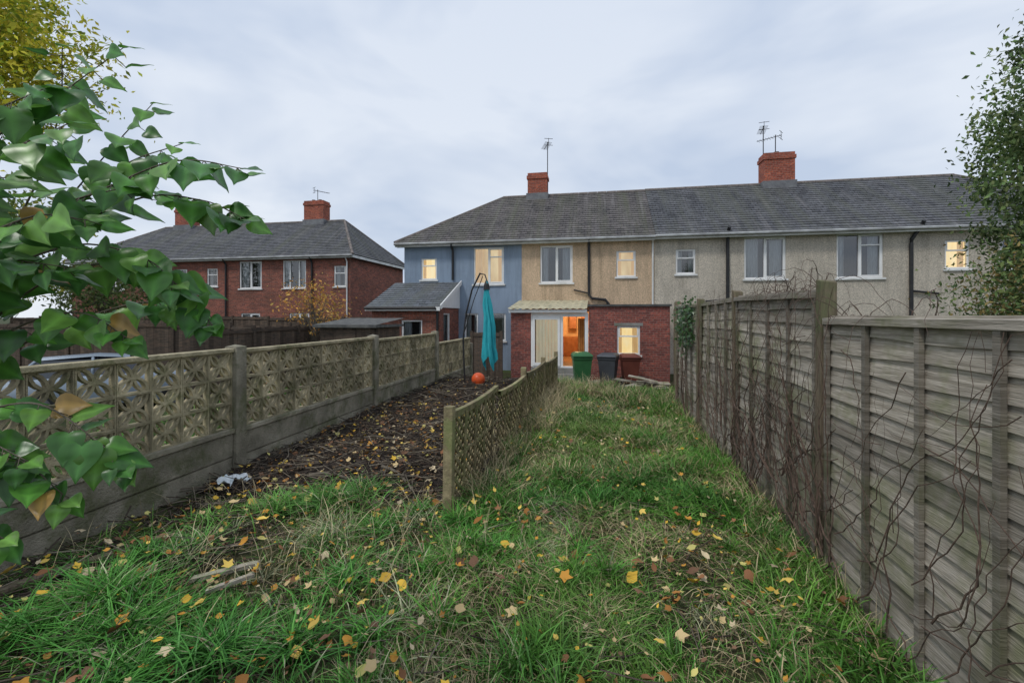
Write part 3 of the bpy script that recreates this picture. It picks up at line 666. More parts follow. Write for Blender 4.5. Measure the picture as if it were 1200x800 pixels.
ho=house('terraced_house','beige pebbledashed terrace house with slate roof and rear extension',-2.95,2.11,Yf,7,4.77,7.4,M['beige'],M['slate'],
  [(-2.21,-.945,3.04,4.5,dict(style='two')),(.71,1.43,3.23,4.22,dict(style='small',lit=M['litroom']))],gr,extra_ops=[(-2.1,.0,-.3,1.9)])
hg=house('terraced_house','grey pebbledashed terrace house with slate roof',2.11,7.3,Yf,7,4.79,7.42,M['grey'],M['slate2'],
  [(2.87,3.57,3.3,4.22,dict(style='small')),(5.24,6.63,3.08,4.6,dict(style='two')),(5.0,6.6,.4,1.8,dict(style='two'))],gr)
hh=house('terraced_house','grey pebbledashed terrace house with slate roof',7.3,12.55,Yf,7,4.79,7.42,M['grey'],M['slate2'],
  [(8.25,9.7,3.07,4.62,dict(style='twotop')),(11.53,12.25,3.33,4.3,dict(style='small',**LB))],gr)
hi=house('terraced_house','grey pebbledashed end terrace house with slate hip roof',12.55,17.6,Yf,7,4.79,7.42,M['grey'],M['slate2'],
  [(13.1,13.8,3.3,4.3,dict(style='small')),(15.2,16.6,3.07,4.6,dict(style='two'))],gr,ridge_r=14.1)
chimney(ho,-3.2,-2.3,21.3,.6,6.95,8.4); chimney(hg,6.95,8.15,21.3,.7,6.95,8.65,1)
pipe(hb,[(-5.78,Yf-.3,4.68),(-5.78,Yf-.22,4.55),(-5.78,Yf-.06,4.4),(-5.78,Yf-.06,3.2)],.05)
pipe(ho,[(-.32,Yf-.3,4.68),(-.32,Yf-.06,4.45),(-.32,Yf-.06,2.55),(-.2,Yf-.1,2.42),(.3,Yf-.1,2.36),(.42,Yf-.1,2.2),(.42,Yf-.1,2.15)],.055)
pipe(ho,[(-.9,Yf-.07,2.75),(-.35,Yf-.07,2.62)],.03)
pipe(ho,[(2.04,Yf-.3,4.68),(2.04,Yf-.06,4.5),(2.04,Yf-.06,2.15)],.035,'fascia')
pipe(hg,[(4.66,Yf-.32,4.95),(4.66,Yf-.12,4.8),(4.66,Yf-.07,4.3),(4.66,Yf-.07,.0)],.06)
pipe(hg,[(4.66,Yf-.08,2.35),(4.2,Yf-.08,2.3),(3.9,Yf-.08,2.28)],.04)
pipe(hh,[(10.75,Yf-.3,4.95),(10.75,Yf-.16,4.8),(10.5,Yf-.09,4.35),(10.5,Yf-.07,4.2),(10.5,Yf-.07,.0)],.06)
pipe(hh,[(10.5,Yf-.08,2.6),(11.3,Yf-.08,2.5)],.04)
# blue house lean-to
mb=MB(); ext=15.5
mb.T=front(ext); wall_face(mb,-8.15,-5.55,-.6,2.1,[(-7.0,-6.2,.6,1.6)]); mb.T=facing_east(-5.55); wall_face(mb,ext,Yf,-.6,2.1,[(15.95,16.75,.1,1.85)]); mb.T=None
mb.quad((-8.15,Yf,-.6),(-8.15,ext,-.6),(-8.15,ext,2.1),(-8.15,Yf,2.1))
mb.obj('lean_to_wall',M['redbrick'],hb); window(hb,front(ext),-7.0,-6.2,.6,1.6,'one'); window(hb,facing_east(-5.55),15.95,16.75,.1,1.85,'one',wn='door')
mb=MB(); slope(mb,(-8.3,ext-.2,2.08),(-5.45,ext-.2,2.08),(-5.45,Yf,3.12),(-8.3,Yf,3.12),12); mb.obj('lean_to_roof',M['slate3'],hb)
mb=MB(); mb.poly([(-5.50,ext-.18,2.05),(-5.50,Yf,2.05),(-5.50,Yf,3.08)]); mb.obj('gable_cladding',M['upvc'],hb)
mb=MB(); mb.obox((-5.43,(ext-.2+Yf)/2,2.58),(.04,2.72,.16),Matrix.Rotation(math.atan2(1.04,2.5),3,'X')); mb.obj('bargeboard',M['upvc'],hb)
mb=MB(); mb.box(-8.3,-5.45,ext-.24,ext-.205,1.93,2.07); mb.obj('fascia',M['upvc'],hb)
mb=MB(); mb.tube([(-8.3,ext-.3,2.03),(-5.62,ext-.3,2.03),(-5.6,ext-.2,1.98),(-5.6,ext-.08,1.9),(-5.6,ext-.08,-.5)],.045,8); mb.obj('gutter',M['blackpipe'],hb)
# our rear extension
e0=15.5; EX=2.32
mb=MB(); mb.T=front(e0); wall_face(mb,-.28,EX,-.6,2.06,[(.64,1.38,.46,1.41)]); mb.T=None
mb.quad((EX,e0,-.6),(EX,Yf,-.6),(EX,Yf,2.06),(EX,e0,2.06)); mb.quad((-.28,Yf,-.6),(-.28,e0,-.6),(-.28,e0,2.06),(-.28,Yf,2.06))
mb.obj('extension_wall',M['redbrick2'],ho)
mb=MB(); mb.T=front(e0); wall_face(mb,-2.95,-2.27,-.6,1.93,[]); mb.T=None
mb.quad((-2.95,Yf,-.6),(-2.95,e0,-.6),(-2.95,e0,1.93),(-2.95,Yf,1.93)); mb.quad((-2.27,e0,-.6),(-2.27,e0+.22,-.6),(-2.27,e0+.22,1.93),(-2.27,e0,1.93)); mb.quad((-2.27,e0+.22,-.6),(-2.73,e0+.22,-.6),(-2.73,e0+.22,1.93),(-2.27,e0+.22,1.93)); mb.quad((-2.73,e0+.22,-.6),(-2.73,Yf,-.6),(-2.73,Yf,1.93),(-2.73,e0+.22,1.93))
mb.obj('brick_pier',M['redbrick2'],ho)
mb=MB(); mb.box(-.33,EX+.05,e0-.07,Yf-.002,2.064,2.13); mb.obj('flat_roof',pmat('roofing_felt',(.12,.12,.11),(.07,.07,.07),4,.9,.3),ho)
mb=MB(); mb.box(.55,1.47,e0-.012,e0+.02,1.415,1.52); mb.obj('lintel',M['paving'],ho)
window(ho,front(e0),.64,1.38,.46,1.41,'small',lit=M['litblind'])
plastic=pmat('yellowed_roof_plastic',(.62,.56,.38),(.36,.33,.23),4,.5,moss=(.3,.3,.18),mscale=3)
mb=MB(); n=48
vs=[];
for k in range(n+1):
    x=-3.02+2.68*k/n; dz=.016*math.cos(k*math.pi/2)
    vs+=[(x,e0-.22,1.99+dz),(x,Yf-.01,2.36+dz)]
mb.add(vs,[(2*k,2*k+2,2*k+3,2*k+1) for k in range(n)]); mb.obj('lean_to_roof',plastic,ho)
for k in range(5): 
    mb=MB(); x=-2.9+k*.62; mb.obox((x,(e0+Yf)/2-.05,2.135),(.05,2.35,.05),Matrix.Rotation(math.atan2(.37,2.5),3,'X')); mb.obj('rafter',M['upvc'],ho)
mb=MB(); mb.box(-3.0,-.34,e0-.14,e0-.10,1.86,1.96); mb.obj('fascia',M['upvc'],ho)
mb=MB(); mb.box(-2.25,-.30,e0+.02,e0+.1,1.72,1.86); mb.box(-2.25,-2.19,e0+.02,e0+.1,.0,1.72); mb.box(-.42,-.30,e0+.02,e0+.1,.0,1.72); mb.box(-2.19,-.42,e0+.02,e0+.1,-.02,.04)
mb.box(-1.25,-1.15,e0+.03,e0+.09,.04,1.72); dr=mb.obj('door',M['upvc'],ho,bevel=.004)
mb=MB(); mb.box(-2.19,-2.11,e0-.01,e0+.03,.04,1.72);mb.box(-1.33,-1.25,e0-.01,e0+.03,.04,1.72);mb.box(-2.11,-1.33,e0-.01,e0+.03,.04,.15);mb.box(-2.11,-1.33,e0-.01,e0+.03,1.62,1.72);o=mb.obj('frame',M['upvc'],bevel=.004);o.parent=dr
mb=MB(); mb.quad((-2.11,e0+.01,.15),(-1.33,e0+.01,.15),(-1.33,e0+.01,1.62),(-2.11,e0+.01,1.62)); o=mb.obj('pane',M['glass']);o.parent=dr
mb=MB()
for k in range(7):
    x=-2.1+k*.11; mb.box(x,x+.10,e0+.2+.004*(k%2),e0+.215+.004*(k%2),.1,1.66)
o=mb.obj('blind',emat('glowing_cream_blind',(.75,.68,.5),(.9,.85,.65),.42,3,.7));o.parent=dr  # slats glow by themselves, standing in for lamplight from behind
mb=MB(); n=16;vs=[]
for k in range(n+1):
    t=k/n; x=-.66+.24*t; vs+=[(x,e0+.35+.04*math.sin(t*22),.05),(x,e0+.35+.04*math.sin(t*22),1.66)]
mb.add(vs,[(2*k,2*k+2,2*k+3,2*k+1) for k in range(n)]); o=mb.obj('curtain',pmat('orange_curtain',(.7,.36,.12),(.5,.22,.07),8,.8),ho)
mb=MB(); mb.box(-2.72,-.29,e0+.11,Yf+2.5,-.05,-.01); mb.obj('floor',pmat('kitchen_floor',(.3,.2,.12),(.22,.14,.08),3,.5),ho)
mb=MB(); mb.quad((-2.3,Yf+2.5,-.3),(.3,Yf+2.5,-.3),(.3,Yf+2.5,2.2),(-2.3,Yf+2.5,2.2)); mb.quad((-2.3,Yf+.13,-.3),(-2.3,Yf+2.5,-.3),(-2.3,Yf+2.5,2.2),(-2.3,Yf+.13,2.2)); mb.quad((.3,Yf+.13,-.3),(.3,Yf+2.5,-.3),(.3,Yf+2.5,2.2),(.3,Yf+.13,2.2)); mb.quad((-2.3,Yf+.13,2.2),(.3,Yf+.13,2.2),(.3,Yf+2.5,2.2),(-2.3,Yf+2.5,2.2))
mb.obj('room',pmat('warm_painted_wall',(.75,.55,.34),(.65,.45,.26),3,.8),ho)
for (a,b,c,d_,e_) in((-1.5,.1,Yf+2.0,0,.85),(-1.2,-.9,Yf+2.1,1.2,1.8),(-.7,-.2,Yf+2.1,1.2,1.8)):
    mb=MB(); mb.box(a,b,c,Yf+2.45,d_,e_); mb.obj('kitchen_cupboard',M.setdefault('cup',pmat('cupboard_wood',(.35,.16,.07),(.25,.1,.04),6,.5)),ho,bevel=.01)
mb=MB(); mb.box(-2.3,-.3,e0-.35,e0+.01,-.5,-.2); mb.box(-2.25,-.3,e0-.02,e0+.02,-.2,-.03); mb.obj('step',M['paving'],ho,bevel=.01)
li=bpy.data.lights.new('kitchen_lamp','POINT'); li.energy=85; li.color=(1,.62,.30); li.shadow_soft_size=.12
lo=link(bpy.data.objects.new('kitchen_lamp',li)); lo.location=(-.9,Yf+1.0,1.85)
gr2='red brick terrace houses'
Yb=22
w2=dict(style='two')
b1=house('brick_house','red brick end terrace house with slate hip roof',-17.35,-12.8,Yb,6.6,5.0,7.55,M['redbrick'],M['slate2'],
 [(-13.75,-13.05,3.3,4.4,dict(style='small')),(-16.8,-15.4,3.25,4.75,dict(style='three')),(-16.4,-15.2,.6,1.9,w2)],gr2,ridge_r=-15.1,zb=-.5,east_wins=[])
b2=house('brick_house','red brick terrace house with white framed windows',-21.9,-17.35,Yb,6.6,5.0,7.55,M['redbrick'],M['slate2'],
 [(-19.5,-18.1,3.25,4.75,w2),(-21.6,-20.9,3.4,4.4,dict(style='small')),(-19.4,-18.2,.6,1.9,w2)],gr2,zb=-.5)
b3=house('brick_house','red brick terrace house with white framed windows',-26.4,-21.9,Yb,6.6,5.0,7.55,M['redbrick'],M['slate2'],
 [(-23.7,-22.9,3.4,4.4,dict(style='small')),(-25.9,-24.6,3.25,4.75,w2)],gr2,zb=-.5)
b4=house('brick_house','red brick end terrace house with slate hip roof',-31,-26.4,Yb,6.6,5.0,7.55,M['redbrick'],M['slate2'],
 [(-28.6,-27.2,3.25,4.75,w2)],gr2,zb=-.5,ridge_l=-28)
chimney(b1,-17.6,-16.3,25.3,.7,7.1,8.75,2); chimney(b3,-26.9,-25.7,25.3,.7,7.1,8.7,2)
pipe(b2,[(-20.3,Yb-.3,4.9),(-20.3,Yb-.08,4.6),(-20.3,Yb-.08,0)],.05); pipe(b1,[(-15.0,Yb-.3,4.9),(-15.0,Yb-.08,4.6),(-15,Yb-.08,0)],.05); pipe(b1,[(-12.95,Yb-.3,4.9),(-12.95,Yb-.08,4.6),(-12.95,Yb-.08,0)],.035,'fascia')
def aerial(x,y,z,h,ang,label):
    t=thing('television_aerial',label,'aerial',(x,y,z),'rooftop aerials'); mb=MB(); mb.tube([(x,y,z),(x,y,z+h)],.02,6); mb.obj('mast',M['blackpipe'],t)
    mb=MB(); c=Vector((x,y,z+h-.08)); d=Vector((math.cos(ang),math.sin(ang),0)); p=Vector((-d.y,d.x,0)); mb.tube([c-d*.25,c+d*.75],.014,5)
    for k in range(9): q=c+d*(-.2+.11*k); mb.tube([q-p*.16-Vector((0,0,.02)),q+p*.16],.008,4)
    q=c-d*.22; 
    for s in(-.15,.15): mb.tube([q-p*.2+Vector((0,0,s)),q+p*.2+Vector((0,0,s))],.012,4)
    mb.tube([q-Vector((0,0,.18)),q+Vector((0,0,.18))],.012,4)
    mb.obj('antenna',M['blackpipe'],t)
aerial(-2.3,21.3,7.6,2.3,1.9,'television aerial on a mast beside the brick chimney'); aerial(7.0,21.2,8.3,1.6,1.4,'television aerial fixed to a red brick chimney'); aerial(7.55,21.4,8.6,.95,2.5,'television aerial fixed to a red brick chimney'); aerial(-16.9,25.3,8.6,.9,1,'small aerial on a brick chimney')
# ------------------------------------------------------------------ wheelie bins
def wheelie(x,y,rot,c,label,h=1.06):
    z=-.395
    t=thing('wheelie_bin',label,'bin',(x,y,z),'wheelie bins by the house'); m=pmat('bin_plastic',c,tuple(q*.75 for q in c),3,.5)
    R=Matrix.Rotation(rot,3,'Z'); T=lambda a,b,c_:tuple(Vector((x,y,z))+R@Vector((a,b,c_)))
    mb=MB(T)
    lv=[(.05,.19,.22),(.1,.2,.24),(h*.80,.265,.31),(h*.81,.285,.33),(h*.87,.285,.33),(h*.88,.27,.32)]
    vs=[]
    for (zz,wx,wy) in lv: vs+=[(-wx,-wy,zz),(wx,-wy,zz),(wx,wy,zz),(-wx,wy,zz)]
    fs=[(0,3,2,1)]
    for i in range(len(lv)-1):
        for k in range(4): fs.append((i*4+k,i*4+(k+1)%4,i*4+4+(k+1)%4,i*4+4+k))
    mb.add(vs,fs); mb.obj('body',m,t,bevel=.015)
    mb=MB(T); vs=[]
    for (zz,wx,y0_,y1_) in((h*.885,.295,-.36,.33),(h*.92,.295,-.36,.33),(h*.97,.26,-.30,.31),(h,.18,-.2,.27)): vs+=[(-wx,y0_,zz),(wx,y0_,zz),(wx,y1_,zz),(-wx,y1_,zz)]
    fs=[(0,3,2,1),(12,13,14,15)]
    for i in range(3):
        for k in range(4): fs.append((i*4+k,i*4+(k+1)%4,i*4+4+(k+1)%4,i*4+4+k))
    mb.add(vs,fs); mb.obj('lid',m,t,bevel=.012)
    mb=MB(T); mb.tube([(-.27,.38,h*.9),(.27,.38,h*.9)],.018,8); mb.box(-.24,-.2,.32,.38,h*.86,h*.91); mb.box(.2,.24,.32,.38,h*.86,h*.91); mb.obj('handle',m,t)
    for s in(-.24,.24):
        mb=MB(T); mb.tube([(s-.03,.22,.1),(s+.03,.22,.1)],.1,16); mb.obj('wheel',M['blackpipe'],t)
wheelie(-.46,13.75,.15,(.04,.15,.055),'green wheelie bin standing outside the door')
wheelie(.33,14.35,-.2,(.075,.08,.09),'dark grey wheelie bin beside the brick wall',1.0)
wheelie(1.0,14.75,.1,(.17,.05,.035),'brown wheelie bin under the lit window',.95)
for i,(x,y,r,l) in enumerate([(.95,11.9,.3,1.1),(1.2,12.1,-.2,1.0),(.85,12.2,.9,.9),(1.35,11.7,.1,.8),(.8,11.75,-.5,.8),(1.4,12.4,.4,.8),(1.1,11.6,-.15,.7),(1.2,12.0,1.2,.8)]):
    z=float(gh(x,y)); t=thing('plank','old grey plank dumped on rough grass','plank',(x,y,z+.03+i*.03),'discarded planks'); mb=MB(); mb.tint=random.uniform(.6,1.25); mb.obox((x,y,z+.06+i*.03),(l,.2,.03),Matrix.Rotation(r,3,'Z')@Matrix.Rotation(.06*(i-3),3,'Y')@Matrix.Rotation(.14*(i%2),3,'X')); mb.obj('board',M['wood'],t,bevel=.004)
# ------------------------------------------------------------------ parasol
PX=-.10
pt=thing('parasol','closed turquoise cantilever garden parasol on black metal stand','parasol',(-2.92+PX,10.2,.05))
y=10.2
sh=lambda L_:[(a+PX,b,c) for a,b,c in L_]
mb=MB(); mb.tube(sh([(-2.92,y,.05),(-2.95,y,.6),(-2.97,y,1.2),(-2.90,y,1.8),(-2.76,y,2.35),(-2.56,y,2.74)]),.020,8); mb.obj('pole',M['blackpipe'],pt)
mb=MB(); mb.tube(sh([(-2.55,y,2.72),(-2.45,y,2.70),(-2.41,y,2.58)]),.014,8); mb.obj('arm',M['blackpipe'],pt)
mb=MB(); mb.tube(sh([(-2.96,y,1.3),(-2.72,y,2.1),(-2.5,y,2.67)]),.010,6); mb.obj('strut',M['blackpipe'],pt)
mb=MB(); mb.box(-3.45,-2.6,y-.03,y+.03,.03,.07); mb.box(-3.05,-2.99,y-.42,y+.42,.032,.068); mb.obj('base',M['blackpipe'],pt)
mb=MB(); prof=[(2.55,.015),(2.5,.035),(2.25,.06),(2.0,.085),(1.75,.08),(1.5,.10),(1.25,.115),(1.0,.13),(.82,.15),(.66,.135)]; n=60; vs=[];fs=[]
for i,(z,r) in enumerate(prof):
    for k in range(n):
        t=2*math.pi*k/n; rr=r*(1+.36*math.sin(t*5+z*1.4)*min(1,(2.6-z))+.16*math.sin(t*11+z*5)*min(1,(2.6-z)))+.015*math.sin(t*2+z*4); zz=z+(.16*math.sin(t*3+1) if i==len(prof)-1 else (.06*math.sin(t*3+1) if i==len(prof)-2 else 0))
        vs.append((-2.41+PX+rr*math.cos(t)+(.05*(2.55-z))+.02*math.sin(z*5),y+rr*math.sin(t),zz))
for i in range(len(prof)-1):
    for k in range(n): k2=(k+1)%n; fs.append((i*n+k,(i+1)*n+k,(i+1)*n+k2,i*n+k2))
mb.add(vs,fs); mb.obj('canopy',pmat('turquoise_fabric',(.04,.45,.50),(.02,.26,.31),3,.8,.5,14,stretch=(6,6,.8)),pt,smooth=True)
mb=MB(); mb.lathe((-2.41+PX,y,2.35),[(.075,0),(.06,.12),(.03,.2),(.01,.24)],14); mb.obj('cap',M['blackpipe'],pt)
t=thing('ball','orange and white plastic ball lying on the soil','ball',(-2.73,10.4,0)); mb=MB()
zc=float(bedh(-2.73,10.4))+.12; n=24;mm=16
for i in range(mm+1):
    ph=math.pi*i/mm
    for k in range(n): th=2*math.pi*k/n; mb.v.append((-2.76+.16*math.sin(ph)*math.cos(th),10.4+.16*math.sin(ph)*math.sin(th),zc+.16*math.cos(ph))); mb.t.append(1)
for i in range(mm):
    for k in range(n): k2=(k+1)%n; mb.f.append((i*n+k,(i+1)*n+k,(i+1)*n+k2,i*n+k2)); mb.mi.append(1 if i in(11,) else 0)
mb.obj('shell',[pmat('orange_plastic',(.78,.12,.03),(.62,.09,.03),3,.35),pmat('white_stripe',(.7,.7,.66),(.6,.6,.55),3,.4)],t,smooth=True)
# ------------------------------------------------------------------ litter items
t=thing('plastic_bag','crumpled white plastic bag lying by the concrete fence','litter',(-3.58,4.0,.05)); 
xs_=np.linspace(-.13,.13,18); ys_=np.linspace(-.07,.07,12); X,Y=np.meshgrid(xs_,ys_); Z=.08*vn(X*20,Y*20,3)+.06*vn(X*42,Y*42,4)+.06*np.clip(1-(X/.13)**2-(Y/.07)**2,0,1)
X=X+.05*vn(Y*24,X*24,8);Y=Y+.05*vn(Y*20,X*22,9); c,s=math.cos(1.1),math.sin(1.1); XX=-3.6+X*c-Y*s; YY=3.95+X*s+Y*c; ZZ=gh(XX,YY)+.04+Z
idx=np.arange(18*12).reshape(12,18); F=np.stack([idx[:-1,:-1],idx[:-1,1:],idx[1:,1:],idx[1:,:-1]],-1).reshape(-1,4)
fast_mesh('sheet',np.stack([XX,YY,ZZ],-1).reshape(-1,3),F,None,pmat('white_polythene',(.78,.8,.8),(.6,.68,.68),12,.35),t)
for i,(x,y,r,l,w_,lab) in enumerate([(-2.42,2.62,.95,.42,.05,'splintered pale board lying in the grass'),(-2.30,2.52,1.15,.3,.035,'splintered pale board lying in the grass'),(-1.75,3.85,.05,.9,.07,'mossy timber edging beside the soil bed'),(-2.75,3.95,-.12,.8,.06,'mossy timber edging beside the soil bed'),(-3.45,2.6,1.25,1.0,.08,'weathered board lying by the concrete fence')]):
    z=float(gh(x,y)); t=thing('board',lab,'board',(x,y,z)); mb=MB(); mb.tint=1.2 if i<2 else .8
    R=Matrix.Rotation(r,3,'Z')@Matrix.Rotation(.10 if i<2 else .04,3,'Y'); c=Vector((x,y,z+(.07 if i<2 else .04)))
    pts=[(-.5,-.4),(-.42,.5),(.40,.5),(.5,.15),(.43,-.1),(.47,-.5)]; vs=[tuple(c+R@Vector((a*l,b*w_,zz))) for zz in(-.011,.011) for a,b in pts]
    mb.add(vs,[tuple(range(5,-1,-1)),tuple(range(6,12))]+[(k,(k+1)%6,6+(k+1)%6,6+k) for k in range(6)]); mb.obj('timber',M['wood'] if i<2 else M['woodpost'],t)
for i,(x,y,a,l) in enumerate([(-2.9,4.2,.3,1.3),(-2.2,4.4,-.4,1.2),(-3.3,3.3,1.2,1.2),(-3.4,2.4,.9,1.0),(-1.9,5.2,.6,1.4),(-3.2,5.6,-.2,1.3),(-2.4,6.6,.9,1.4)]):
    zf=bedh if y>3.9 else gh
    t=thing('fallen_branch','dead brown branch lying on bare soil','branch',(x,y,float(zf(x,y))),'fallen branches'); mb=MB(); pts=[];px,py,aa=x,y,a
    for k in range(9):
        pts.append((px,py,float(zf(px,py))+.04+.015*math.sin(k*1.3+i))); aa+=random.uniform(-.25,.25); px+=math.cos(aa)*l/8; py+=math.sin(aa)*l/8
    pts=[(min(-1.35,max(-3.85,p[0])),p[1],p[2]) for p in pts]
    mb.tube(pts,[.018-.0015*k for k in range(9)],6)
    for k in(2,4,5): p=Vector(pts[k]); mb.tube([p,p+Vector((random.uniform(-.15,.15),random.uniform(-.15,.15),.08)),p+Vector((random.uniform(-.3,.3),random.uniform(-.3,.3),.14))],[.008,.006,.003],5)
    mb.obj('stem',M['bark'],t)
# ------------------------------------------------------------------ left background
def closeboard(x0,y0,x1,y1,h,label,mat='darkwood'):
    t=thing('wooden_fence',label,'fence',((x0+x1)/2,(y0+y1)/2,0),'dark fences between gardens'); L=math.hypot(x1-x0,y1-y0); n=max(1,int(L/1.85))
    dx=(x1-x0)/L;dy=(y1-y0)/L; T=lambda a,d,z:(x0+dx*a-dy*d,y0+dy*a+dx*d,z)
    zb=float(gh((x0+x1)/2,(y0+y1)/2))
    for i in range(n):
        a0=L*i/n+.05;a1=L*(i+1)/n-.05; mb=MB(T); nb=14; dh=random.uniform(-.04,.04)
        for k in range(nb): mb.tint=random.uniform(.65,1.4); a=a0+(a1-a0)*k/nb; mb.box(a,a+(a1-a0)/nb-.006,.003*(k%2),.018+.003*(k%2),zb,zb+h+dh+random.uniform(-.008,.008))
        mb.box(a0,a1,-.03,-.001,zb+h-.12+dh,zb+h-.05+dh); mb.obj('panel',M[mat],t)
    for i in range(n+1): mb=MB(T); mb.tint=.9; mb.box(L*i/n-.045,L*i/n+.045,-.045,.045,zb-.1,zb+h+.07); mb.obj('post',M[mat],t)
closeboard(-30,18.5,-9.2,18.5,2.1,'dark brown timber fence across neighbouring gardens')
closeboard(-9.2,9,-9.2,18.4,1.85,'dark brown timber fence between neighbouring gardens')
closeboard(-22,12.5,-9.3,12.5,2.15,'low dark timber fence behind the parked car')
closeboard(-4.1,14.6,-3.1,14.6,1.6,'short dark timber fence panel beside brick wall')
t=thing('garden_shed','low dark brown timber shed with felt roof','shed',(-7.0,12.6,-.4)); mb=MB()
for k in range(12): mb.tint=random.uniform(.7,1.2); x=-7.8+k*.14; mb.box(x,x+.135,11.8,11.82,-.4,1.5)
for k in range(12): mb.tint=random.uniform(.7,1.2); yy=11.83+k*.13; mb.box(-6.12,-6.10,yy,yy+.125,-.4,1.5)
mb.box(-7.8,-6.13,11.83,13.35,-.4,1.49); mb.obj('wall',M['darkwood'],t)
mb=MB(); mb.poly([(-7.95,11.65,1.5),(-6.0,11.65,1.5),(-6.0,13.5,1.68),(-7.95,13.5,1.68)]); mb.box(-7.95,-6.0,11.65,11.69,1.42,1.5); mb.box(-6.04,-6.0,11.69,13.5,1.42,1.5); mb.obj('roof',pmat('grey_felt',(.15,.15,.14),(.08,.08,.08),5,.9,.4),t)
mb=MB(); mb.box(-7.3,-6.7,11.78,11.797,-.1,1.35); mb.obj('door',M['darkwood'],t)
def car(x,y,rot,z0=-.1):
    t=thing('parked_car','pale silver blue hatchback parked behind the concrete fence','car',(x,y,z0)); R=Matrix.Rotation(rot,3,'Z'); T=lambda a,b,c:tuple(Vector((x,y,z0))+R@Vector((a,b,c)))
    paint=pmat('silver_blue_paint',(.32,.38,.45),(.28,.34,.42),1,.25,spec=.6)
    st_=[(-2.0,.45,.62,.72),(-1.95,.3,.85,.78),(-1.5,.22,.93,.82),(-.9,.22,.95,.84),(0,.22,.96,.85),(.8,.22,.95,.84),(1.3,.22,.90,.83),(1.8,.28,.78,.78),(2.0,.4,.62,.68)]
    vs=[];fs=[]
    for (a,zl,zh,wd) in st_:
        vs+=[(a,-wd*.9,zl),(a,-wd,zl+.15),(a,-wd,zh-.1),(a,-wd*.92,zh),(a,0,zh+.02),(a,wd*.92,zh),(a,wd,zh-.1),(a,wd,zl+.15),(a,wd*.9,zl)]
    for i in range(len(st_)-1):
        for k in range(8): fs.append((i*9+k,i*9+k+1,i*9+10+k,i*9+9+k))
    fs+=[tuple(range(9)),tuple((len(st_)-1)*9+k for k in range(8,-1,-1))]
    mb=MB(T); mb.add(vs,fs)
    rp=[(-1.35,1.36,.6),(-.3,1.42,.6),(.35,1.36,.6)]
    vs=[];fs=[]
    for a,zz,wd in rp: vs+=[(a,-wd,zz),(a,-wd*.6,zz+.03),(a,wd*.6,zz+.03),(a,wd,zz)]
    for i in range(2):
        for k in range(3): fs.append((i*4+k,i*4+k+1,i*4+5+k,i*4+4+k))
    mb.add(vs,fs)
    for s in(-1,1):
        for (a0,z0_,w0,a1,z1_,w1) in((-1.75,.93,.76,-1.35,1.36,.61),(.35,1.36,.61,1.1,.93,.76),(-.35,.93,.79,-.35,1.4,.61)):
            mb.tube([(a0,s*w0,z0_),(a1,s*w1,z1_)],.03,6)
    mb.obj('body',paint,t,smooth=True)
    dg=pmat('car_glass',(.03,.04,.05),(.02,.02,.03),2,.05,spec=.8)
    def q(n_,*p): m=MB(T); m.poly(p); m.obj(n_,dg,t)
    q('windscreen',(1.08,-.72,.94),(1.08,.72,.94),(.37,.58,1.35),(.37,-.58,1.35)); q('rear_window',(-1.72,.72,.94),(-1.72,-.72,.94),(-1.37,-.58,1.35),(-1.37,.58,1.35))
    for s in(-1,1): q('side_window',(-1.65,s*.76,.93),(1.0,s*.76,.93),(.35,s*.6,1.35),(-1.33,s*.6,1.35))
    for a in(-1.25,1.28):
        for s in(-1,1):
            m=MB(T); m.tube([(a,s*.66,.31),(a,s*.87,.31)],.31,20); wh=m.obj('wheel',M['blackpipe'],t); m=MB(T); m.tube([(a,s*.85,.31),(a,s*.885,.31)],.19,12); o=m.obj('rim',M['lead']); o.parent=wh
    for s in(-1,1):
        m=MB(T); m.obox((1.93,s*.55,.66),(.1,.25,.12),Matrix.Identity(3)); m.obj('headlight',M['upvc'],t,bevel=.02); m=MB(T); m.obox((-1.96,s*.6,.7),(.06,.18,.16),Matrix.Identity(3)); m.obj('tail_light',pmat('red_lens',(.4,.02,.02),(.3,.01,.01),2,.2),t,bevel=.02)
car(-12.6,9.9,.85,float(gh(-12.6,9.9)))
# ------------------------------------------------------------------ trees and shrubs
def ovate(fold=.09,wid=.43):
    rows=[(-.06,.10),(-.05,.26),(.06,.38),(.2,.42),(.36,.39),(.52,.30),(.68,.19),(.84,.085),(1.0,.0)]
    v=[];
    for i,(t,w_) in enumerate(rows):
        w_=w_*wid/.42; dz=-.16*max(t,0)**2+.03*math.sin(t*9); 
        tm=max(t,0) if i<2 else t
        v+=[(-w_,t,fold*w_*1.5+dz),(-w_*.5,t if i>1 else (t+tm)/2,fold*w_+dz+.012),(0,tm,dz),(w_*.5,t if i>1 else (t+tm)/2,fold*w_+dz+.012),(w_,t,fold*w_*1.5+dz)]
    f=[]
    for i in range(len(rows)-1):
        a=i*5; f+=[[a+k,a+k+1,a+k+6,a+k+5] for k in range(4)]
    return v,f
LV,LF=ovate(); NR=len(LV)//5
SV=[(-.0,0,0),(.22,.4,.05),(0,1,-.08),(-.22,.4,.05)]; SF=[[0,1,2,3]]
